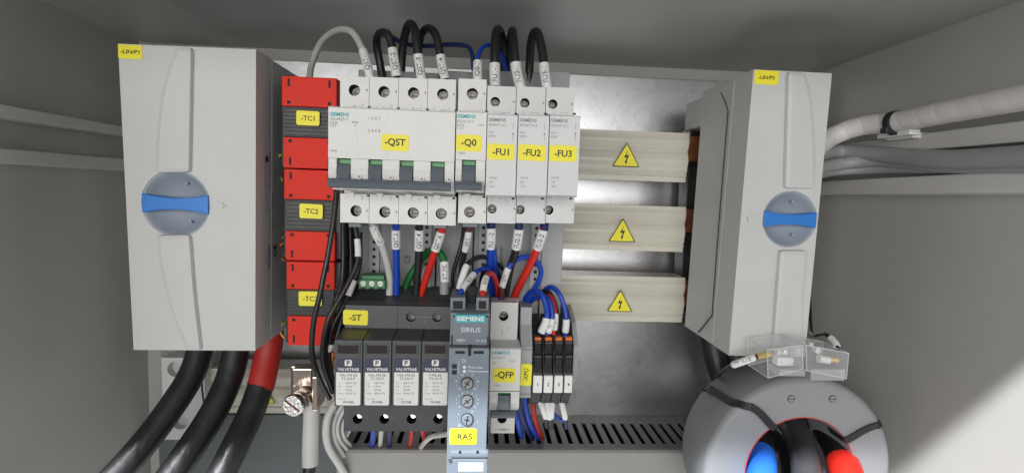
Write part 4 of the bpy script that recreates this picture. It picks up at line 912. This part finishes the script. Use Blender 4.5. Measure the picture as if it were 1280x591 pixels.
wire('tiny white sleeved wire by the corner of the surge protector', [(416, 425, 345), (411, 438, 346), (408, 450, 350)], 1.0, CABK, [((415, 430, 345), (409, 446, 346), '', 1.9)], None)
for pts, mt, lb in [([(352, 193, 372), (345, 200, 374), (345, 212, 374), (353, 226, 378)], WYEL, 'yellow wire curving out beside transformer TC1'),
                    ([(354, 296, 380), (347, 303, 380), (347, 312, 380), (354, 320, 382)], WYEL, 'yellow wire curving out beside transformer TC2'),
                    ([(355, 303, 376), (349, 309, 376), (350, 320, 378), (356, 326, 380)], WORANGE, 'orange wire curving out beside transformer TC2'),
                    ([(356, 402, 378), (351, 407, 380), (351, 416, 380), (356, 422, 382)], GOLD, 'brass coloured wire end beside transformer TC3')]:
    wire(lb, pts, 0.9, mt, (), 'small coloured wires beside the transformers')
# pale coil of wires below the surge protector
for k, (pts, r, lb) in enumerate([
    ([(430, 492, 400), (416, 508, 396), (408, 530, 392), (410, 556, 394), (424, 580, 400), (436, 600, 410)], 3.0, 'outermost pale wire of the coil left of the duct'),
    ([(436, 496, 404), (424, 512, 400), (417, 530, 398), (419, 550, 400), (430, 570, 408)], 1.7, 'second pale wire of the coil left of the duct'),
    ([(440, 498, 404), (429, 514, 402), (422, 531, 400), (424, 548, 402), (434, 562, 412)], 1.7, 'third pale wire of the coil left of the duct'),
    ([(446, 500, 406), (436, 514, 406), (428, 532, 404), (430, 546, 406), (438, 556, 416)], 1.7, 'innermost pale wire of the coil left of the duct')]):
    wire(lb, pts, r, CABW, (), 'pale wires coiled below the surge protector')

# ================================================================== big supply cables, clamp
G7 = 'thick black supply cables at lower left'
def supply(label, pts, r, red=None, name='supply_cable'):
    o = single(MB(JACKET).tube([P(*p) for p in pts], r, JACKET, 28), name, label, 'cable', G7)
    if red: MB(SHRINK).tube([P(*p) for p in red], r*1.04, SHRINK, 24).build('heat_shrink', o)
supply('leftmost thick black supply cable curving down to the left', [(255, 400, 394), (250, 436, 388), (239, 469, 379), (218, 503, 367), (184, 549, 351), (149, 589, 338), (105, 632, 325)], 8.9)
supply('middle thick black supply cable curving down to the left', [(298, 400, 394), (295, 438, 388), (286, 474, 379), (268, 513, 366), (243, 553, 352), (216, 591, 340), (178, 640, 325)], 9.2)
supply('thick black supply cable with a red heat-shrink sleeve at its top', [(340, 400, 393), (335, 441, 388), (327, 478, 379), (314, 515, 367), (296, 553, 352), (277, 591, 340), (252, 640, 325)], 9.0,
       [(340, 402, 393), (335, 441, 388), (327.3, 477, 379), (325.3, 483, 377.4)])
wire('short thin black wire between the first two thick cables', [(252, 474, 425), (253, 490, 424), (256, 508, 422), (258, 520, 420)], 0.8, CABK, ())
# screw clamp with copper lug and white sleeved conductor
a = P(378, 492, 385)
t = thing('cable_clamp', 'shiny screw clamp with round slotted bolt on a copper lug', 'clamp', (a.x, 400, P(378, 520, 385).z))
x0, x1, z0, z1 = rect(362, 459, 395, 512, 392)
MB(TINC).box(x0, x1-2, 394, 402, z0, z1, 1).build('lug_plate', t)
x0, x1, z0, z1 = rect(391, 470, 397.5, 512, 384)
MB(TINC).box(x0, x1, 382, 402, z0, z1, 0.7).build('side_bar', t)
c = P(370, 504, 376); d_ = Vector((-0.16, -0.97, 0.10)).normalized()
mb = MB(ZINC, HOLE)
mb.cyl(c-d_*12, d_, 8.2, 13, ZINC, 6, 1.2); mb.cyl(c, d_, 8.0, 5.5, ZINC, 30, 1.0)
bo = mb.build('bolt', t)
u = Vector((0.80, -0.1, -0.5)); u = (u-d_*u.dot(d_)).normalized(); v = d_.cross(u); cc = c+d_*5.55
MB(MAROON).add([cc+u*6.8+v*0.7, cc-u*6.8+v*0.7, cc-u*6.8-v*0.7, cc+u*6.8-v*0.7], [(0, 1, 2, 3)]).build('slot', bo)
x0, x1, z0, z1 = rect(364, 462, 388, 484, 386); MB(TINC).box(x0, x1, 388, 394, z0, z1, 0.8).build('washer_plate', t)
o = single(MB(CABW).tube([P(390, 502, 392), P(389, 530, 390), P(388, 556, 388), P(388, 581, 386)], 6.0, CABW, 20), 'sleeved_conductor', 'white sleeved conductor hanging below the shiny screw clamp', 'cable')
MB(CABK).tube([P(388, 578, 386), P(385, 595, 384), P(380, 620, 380)], 4.6, CABK, 18).build('conductor_core', o)
# a white printed card end tucked up by the clamp: omitted (not legible)

# ================================================================== toroid, its clear boxes, ties and cables
DT = 334; tc = P(1000, 590, DT); Ro, Ri, TH = 67.5, 39, 48
t = thing('summation_transformer', 'large grey ring-shaped current transformer with two screws at lower right', 'transformer', (tc.x, DT+TH, tc.z-Ro))
prof = [(0, Ri), (0, Ri)]
prof = [(-TH, Ri), (-1.5, Ri), (-0.4, Ri+0.5), (0, Ri+1.6), (0, Ro-5), (-0.6, Ro-3), (-2.2, Ro-1.0), (-4.5, Ro), (-TH+3, Ro-1.5), (-TH, Ro-4), (-TH, Ri)]
MB(TOR).lathe(tc, (0, -1, 0), prof, TOR, 96).build('ring', t)
MB(SHRINK).lathe(tc, (0, -1, 0), [(-0.2, Ri+0.1), (-0.1, Ri+0.35), (-0.5, Ri+0.55)], RED, 72).build('inner_seam', t)
for px, py in ((989, 498), (1040.5, 498)):
    mb = MB(TOR, HOLE); c = P(px, py, DT); mb.cyl(c+Vector((0, 0.5, 0)), (0, -1, 0), 2.7, 0.65, HOLE, 24); mb.cyl(c+Vector((0, 0.4, 0)), (0, -1, 0), 2.3, 1.0, TOR, 24, 0.3); mb.box(c.x-2, c.x+2, DT-0.75, DT-0.5, c.z-0.25, c.z+0.25, 0, HOLE); mb.build('face_screw', t)
# cables through the ring: come down from the right switch, pass through and turn towards the viewer
G8 = 'thick cables passing through the grey ring'
def thru(label, pts, r, mt, f0=None, m2=None):
    path = catmull([P(*p) for p in pts], 10); o = single(MB(mt).tube(path, r, mt, 24, res=1), 'supply_cable', label, 'cable', G8)
    if m2: MB(m2).tube(path[int(len(path)*f0):], r*1.04, m2, 24, res=1).build('coloured_sleeve', o)
thru('cable with bright blue sleeve coming out of the grey ring', [(887, 415, 425), (899, 460, 418), (922, 508, 402), (945, 545, 378), (951, 580, 345), (950, 640, 315)], 10.2, CABK, 0.73, WBLUEL)
thru('charcoal grey cable in the middle of the grey ring', [(912, 418, 425), (932, 472, 412), (980, 520, 388), (1000, 550, 362), (1008, 590, 332), (1012, 650, 305)], 9.6, CABG)
thru('cable with bright red sleeve coming out of the grey ring', [(938, 418, 425), (972, 485, 410), (1020, 525, 390), (1042, 552, 362), (1058, 590, 332), (1075, 650, 305)], 10.2, CABK, 0.74, WRED)
thru('black cable behind the others inside the grey ring', [(895, 435, 440), (915, 480, 440), (945, 530, 425), (978, 565, 405), (986, 600, 380), (990, 660, 345)], 9.6, CABK)
# cable ties on the ring
def tie(label, pts, wd=3.0):
    p3 = catmull([P(*p) for p in pts], 8); mb = MB(CABK); vs = []; fs = []
    axis = Vector((0, -1, 0))
    for i, c in enumerate(p3):
        tt = (p3[min(i+1, len(p3)-1)]-p3[max(i-1, 0)]).normalized(); e = tt.cross(axis)
        e = e.normalized() if e.length > 1e-4 else Vector((0, 0, 1)); nn = e.cross(tt).normalized()
        for a, b in ((1, 0.6), (1, -0.6), (-1, -0.6), (-1, 0.6)): vs.append(c+e*(a*wd)+nn*b)
    for i in range(len(p3)-1):
        for k in range(4): k2 = (k+1) % 4; fs.append((i*4+k, i*4+k2, (i+1)*4+k2, (i+1)*4+k))
    mb.add(vs, fs, CABK); mb.add(vs[:4], [(0, 1, 2, 3)]); mb.add(vs[-4:], [(3, 2, 1, 0)])
    return single(mb, 'cable_tie', label, 'cable tie', 'black cable ties on the grey ring')
def ring_tie(label, th0, th1, wd, tail=()):
    pr = [(Ro-1, -TH+6), (Ro+1.0, -TH+10), (Ro+0.9, -8), (Ro-1.0, -2.6), (Ro-4, 0.4), (Ro-7, 1.0), ((Ro+Ri)/2, 1.0), (Ri+2, 1.0), (Ri-0.8, -0.5), (Ri-1.2, -14)]
    ps = []
    for i, (q, d) in enumerate(pr):
        th = math.radians(th0+(th1-th0)*i/(len(pr)-1)); ps.append(tc+Vector((q*math.cos(th), -d, q*math.sin(th))))
    p3 = catmull(ps, 5); mb = MB(CABK); vs = []; fs = []; tm = math.radians((th0+th1)/2); e0 = Vector((-math.sin(tm), 0, math.cos(tm)))
    for i, c in enumerate(p3):
        tt = (p3[min(i+1, len(p3)-1)]-p3[max(i-1, 0)]).normalized(); e = (e0-tt*e0.dot(tt)).normalized(); nn = e.cross(tt).normalized()
        for a, b in ((1, 0.55), (1, -0.55), (-1, -0.55), (-1, 0.55)): vs.append(c+e*(a*wd)+nn*b)
    for i in range(len(p3)-1):
        for k in range(4): k2 = (k+1) % 4; fs.append((i*4+k, i*4+k2, (i+1)*4+k2, (i+1)*4+k))
    mb.add(vs, fs, CABK); mb.add(vs[:4], [(0, 1, 2, 3)]); mb.add(vs[-4:], [(3, 2, 1, 0)])
    single(mb, 'cable_tie', label, 'cable tie', 'black cable ties on the grey ring')
ring_tie('black cable tie wrapped diagonally over the upper left of the grey ring', 141, 120, 2.6)
ring_tie('black cable tie running across the right side of the grey ring', 27, 40, 2.2)
# clear terminal covers
def clear_box(label, quad, D, dep):
    q = [(P(x, y, D).x, P(x, y, D).z) for x, y in quad]
    cx = sum(p[0] for p in q)/4
    t = thing('terminal_housing', label, 'terminal cover', (cx, D+dep, min(p[1] for p in q)), 'clear terminal covers on top of the grey ring')
    mb = MB(CLEAR, CLEARE)
    F = [Vector((x, D, z)) for x, z in q]; B = [Vector((x, D+dep, z)) for x, z in q]
    mb.add(F+B, [(0, 1, 2, 3), (7, 6, 5, 4)]+[(i, i+4, (i+1) % 4+4, (i+1) % 4) for i in range(4)])
    for i in range(4):
        for a, b in ((F[i], F[(i+1) % 4]), (F[i], B[i]), (B[i], B[(i+1) % 4])): mb.tube([a, b], 0.32, CLEARE, 6)
    mb.build('clear_cover', t); return t
t = clear_box('left clear plastic terminal cover with brass crimp inside on the grey ring', [(959, 437), (1003, 431), (1004, 461), (960, 472)], 306, 24)
mb = MB(GOLD); mb.tube([P(946, 445, 320), P(962, 442, 320)], 2.2, GOLD, 12); mb.build('crimp', t)
mb = MB(SLEEVE); c = P(980, 450, 320); mb.box(c.x-6, c.x+5, 317, 324, c.z-3, c.z+2.6, 1); mb.build('terminal_screw', t)
mb = MB(ZINC)
for px, py in ((972, 440), (979, 440)): mb.cyl(P(px, py, 320), (0, -1, 0.3), 2, 2.5, ZINC, 14, 0.4)
mb.box(P(968, 462, 320).x, P(1000, 462, 320).x, 314, 328, P(980, 466, 320).z, P(980, 458, 320).z, 0.6, CABGR); mb.build('terminal_strip', t)
t = clear_box('right clear plastic terminal cover with white lug inside on the grey ring', [(1008, 431), (1061, 441), (1058, 473), (1008, 463)], 304, 24)
mb = MB(GOLD); mb.tube([P(1036, 449, 318), P(1046, 450, 318)], 2.1, GOLD, 12); mb.build('crimp', t)
mb = MB(SLEEVE); mb.tube([P(1023, 448, 318), P(1036, 450, 318)], 2.5, SLEEVE, 12); mb.build('terminal_screw', t)
mb = MB(ZINC, CABGR); mb.cyl(P(1019, 438, 320), (0.2, -1, 0.3), 2.4, 2.5, ZINC, 14, 0.4); mb.cyl(P(1012, 430, 320), (0.2, -1, 0.3), 1.8, 2, ZINC, 14, 0.4)
mb.box(P(1004, 462, 320).x, P(1046, 462, 320).x, 312, 326, P(1020, 470, 320).z, P(1020, 456, 320).z, 0.6, CABGR); mb.build('terminal_strip', t)
wire('thin black wire with white sleeve reaching the left clear terminal cover', [(896, 470, 385), (912, 458, 330), (930, 451, 318), (948, 445, 320)], 1.4, CABK, [((917, 455.5, 322), (944, 447, 316), 'T1A-2', 2.3, 1)], 'sleeved wires of the grey ring')
wire('thin black wire arching into the right clear terminal cover', [(1012, 372, 400), (1013, 400, 385), (1016, 418, 368), (1030, 417, 340), (1042, 426, 328), (1050, 440, 320)], 1.3, CABK, [((1037, 422, 334), (1046, 433, 324), '', 2.2)], 'sleeved wires of the grey ring')

# ================================================================== right wall: spiral-wrapped cable, grey bundle
pts = [PX(1008, 196, 240), PX(1038, 172, 270), PX(1075, 158, 286), PX(1118, 153, 294), PX(1180, 141, 296), PX(1280, 122, 296), PX(1420, 96, 296)]
sm = catmull(pts, 26); r = 6.9
mb = MB(SPIRAL); vs = []; fs = []; n = 20; tt = (sm[1]-sm[0]).normalized(); u = tt.orthogonal().normalized(); L = 0
for i, c in enumerate(sm):
    t2 = (sm[min(i+1, len(sm)-1)]-sm[max(i-1, 0)]).normalized(); u = (u-t2*u.dot(t2)).normalized(); v = t2.cross(u)
    if i: L += (c-sm[i-1]).length
    for k in range(n):
        a = 2*math.pi*k/n; ph = (L/15.0-k/n) % 1.0
        rr = r+(0.40 if ph < 0.93 else 0.1)*min(1, (ph if ph < 0.1 else 0.1)/0.1)
        vs.append(c+(u*math.cos(a)+v*math.sin(a))*rr)
for i in range(len(sm)-1):
    for k in range(n): k2 = (k+1) % n; fs.append((i*n+k, i*n+k2, (i+1)*n+k2, (i+1)*n+k))
mb.add(vs, fs, SPIRAL, True); mb.add(vs[:n], [tuple(range(n))])
single(mb, 'spiral_wrapped_cable', 'thick white spiral-wrapped cable along the right cabinet wall', 'cable')
c = PX(1119, 154, 294); ax = (sm[84]-sm[80]).normalized()
mb = MB(CABK); mb.cyl(c-ax*2.4, ax, 8.6, 4.8, CABK, 28, 0.3); h = c+Vector((-6, -3, -7)); mb.box(c.x-8.5, c.x-4, c.y-3, c.y+3, c.z-7.5, c.z-3.5, 0.6)
single(mb, 'cable_tie', 'black cable tie around the white spiral-wrapped cable', 'cable tie')
c = PX(1124, 170, 300)
mb = MB(SLEEVE); mb.box(XR-24, XR-16, c.y-16, c.y+14, c.z-1, c.z+3, 0.8); mb.box(XR-30, XR-20, c.y-4, c.y+4, c.z+1, c.z+6, 1.2); mb.box(XR-18, XR-0.6, c.y-12, c.y+12, c.z-2.5, c.z+1.5, 0.6)
single(mb, 'tie_mount', 'white plastic cable tie mount under the spiral-wrapped cable', 'cable mount')
for k, (pts, rr, lb) in enumerate([
    ([PX(1004, 196, 238), PX(1044, 190, 285), PX(1100, 193, 300), PX(1180, 199, 300), PX(1300, 194, 300), PX(1450, 190, 300)], 6.0, 'upper thick grey cable between the right wall rails'),
    ([PX(1004, 216, 238), PX(1044, 206, 280), PX(1100, 200, 303), PX(1180, 207, 306), PX(1300, 206, 306), PX(1450, 206, 306)], 5.0, 'lower grey cable between the right wall rails'),
    ([PX(1004, 222, 238), PX(1044, 214, 284), PX(1100, 211, 306), PX(1180, 210, 309), PX(1300, 200, 309)], 3.8, 'darker rear grey cable between the right wall rails')]):
    single(MB(CABGR).tube(pts, rr, CABGR, 18), 'grey_cable', lb, 'cable', 'grey cables between the right wall rails')
for o in bpy.data.objects:
    if '_o' in o: del o['_o']
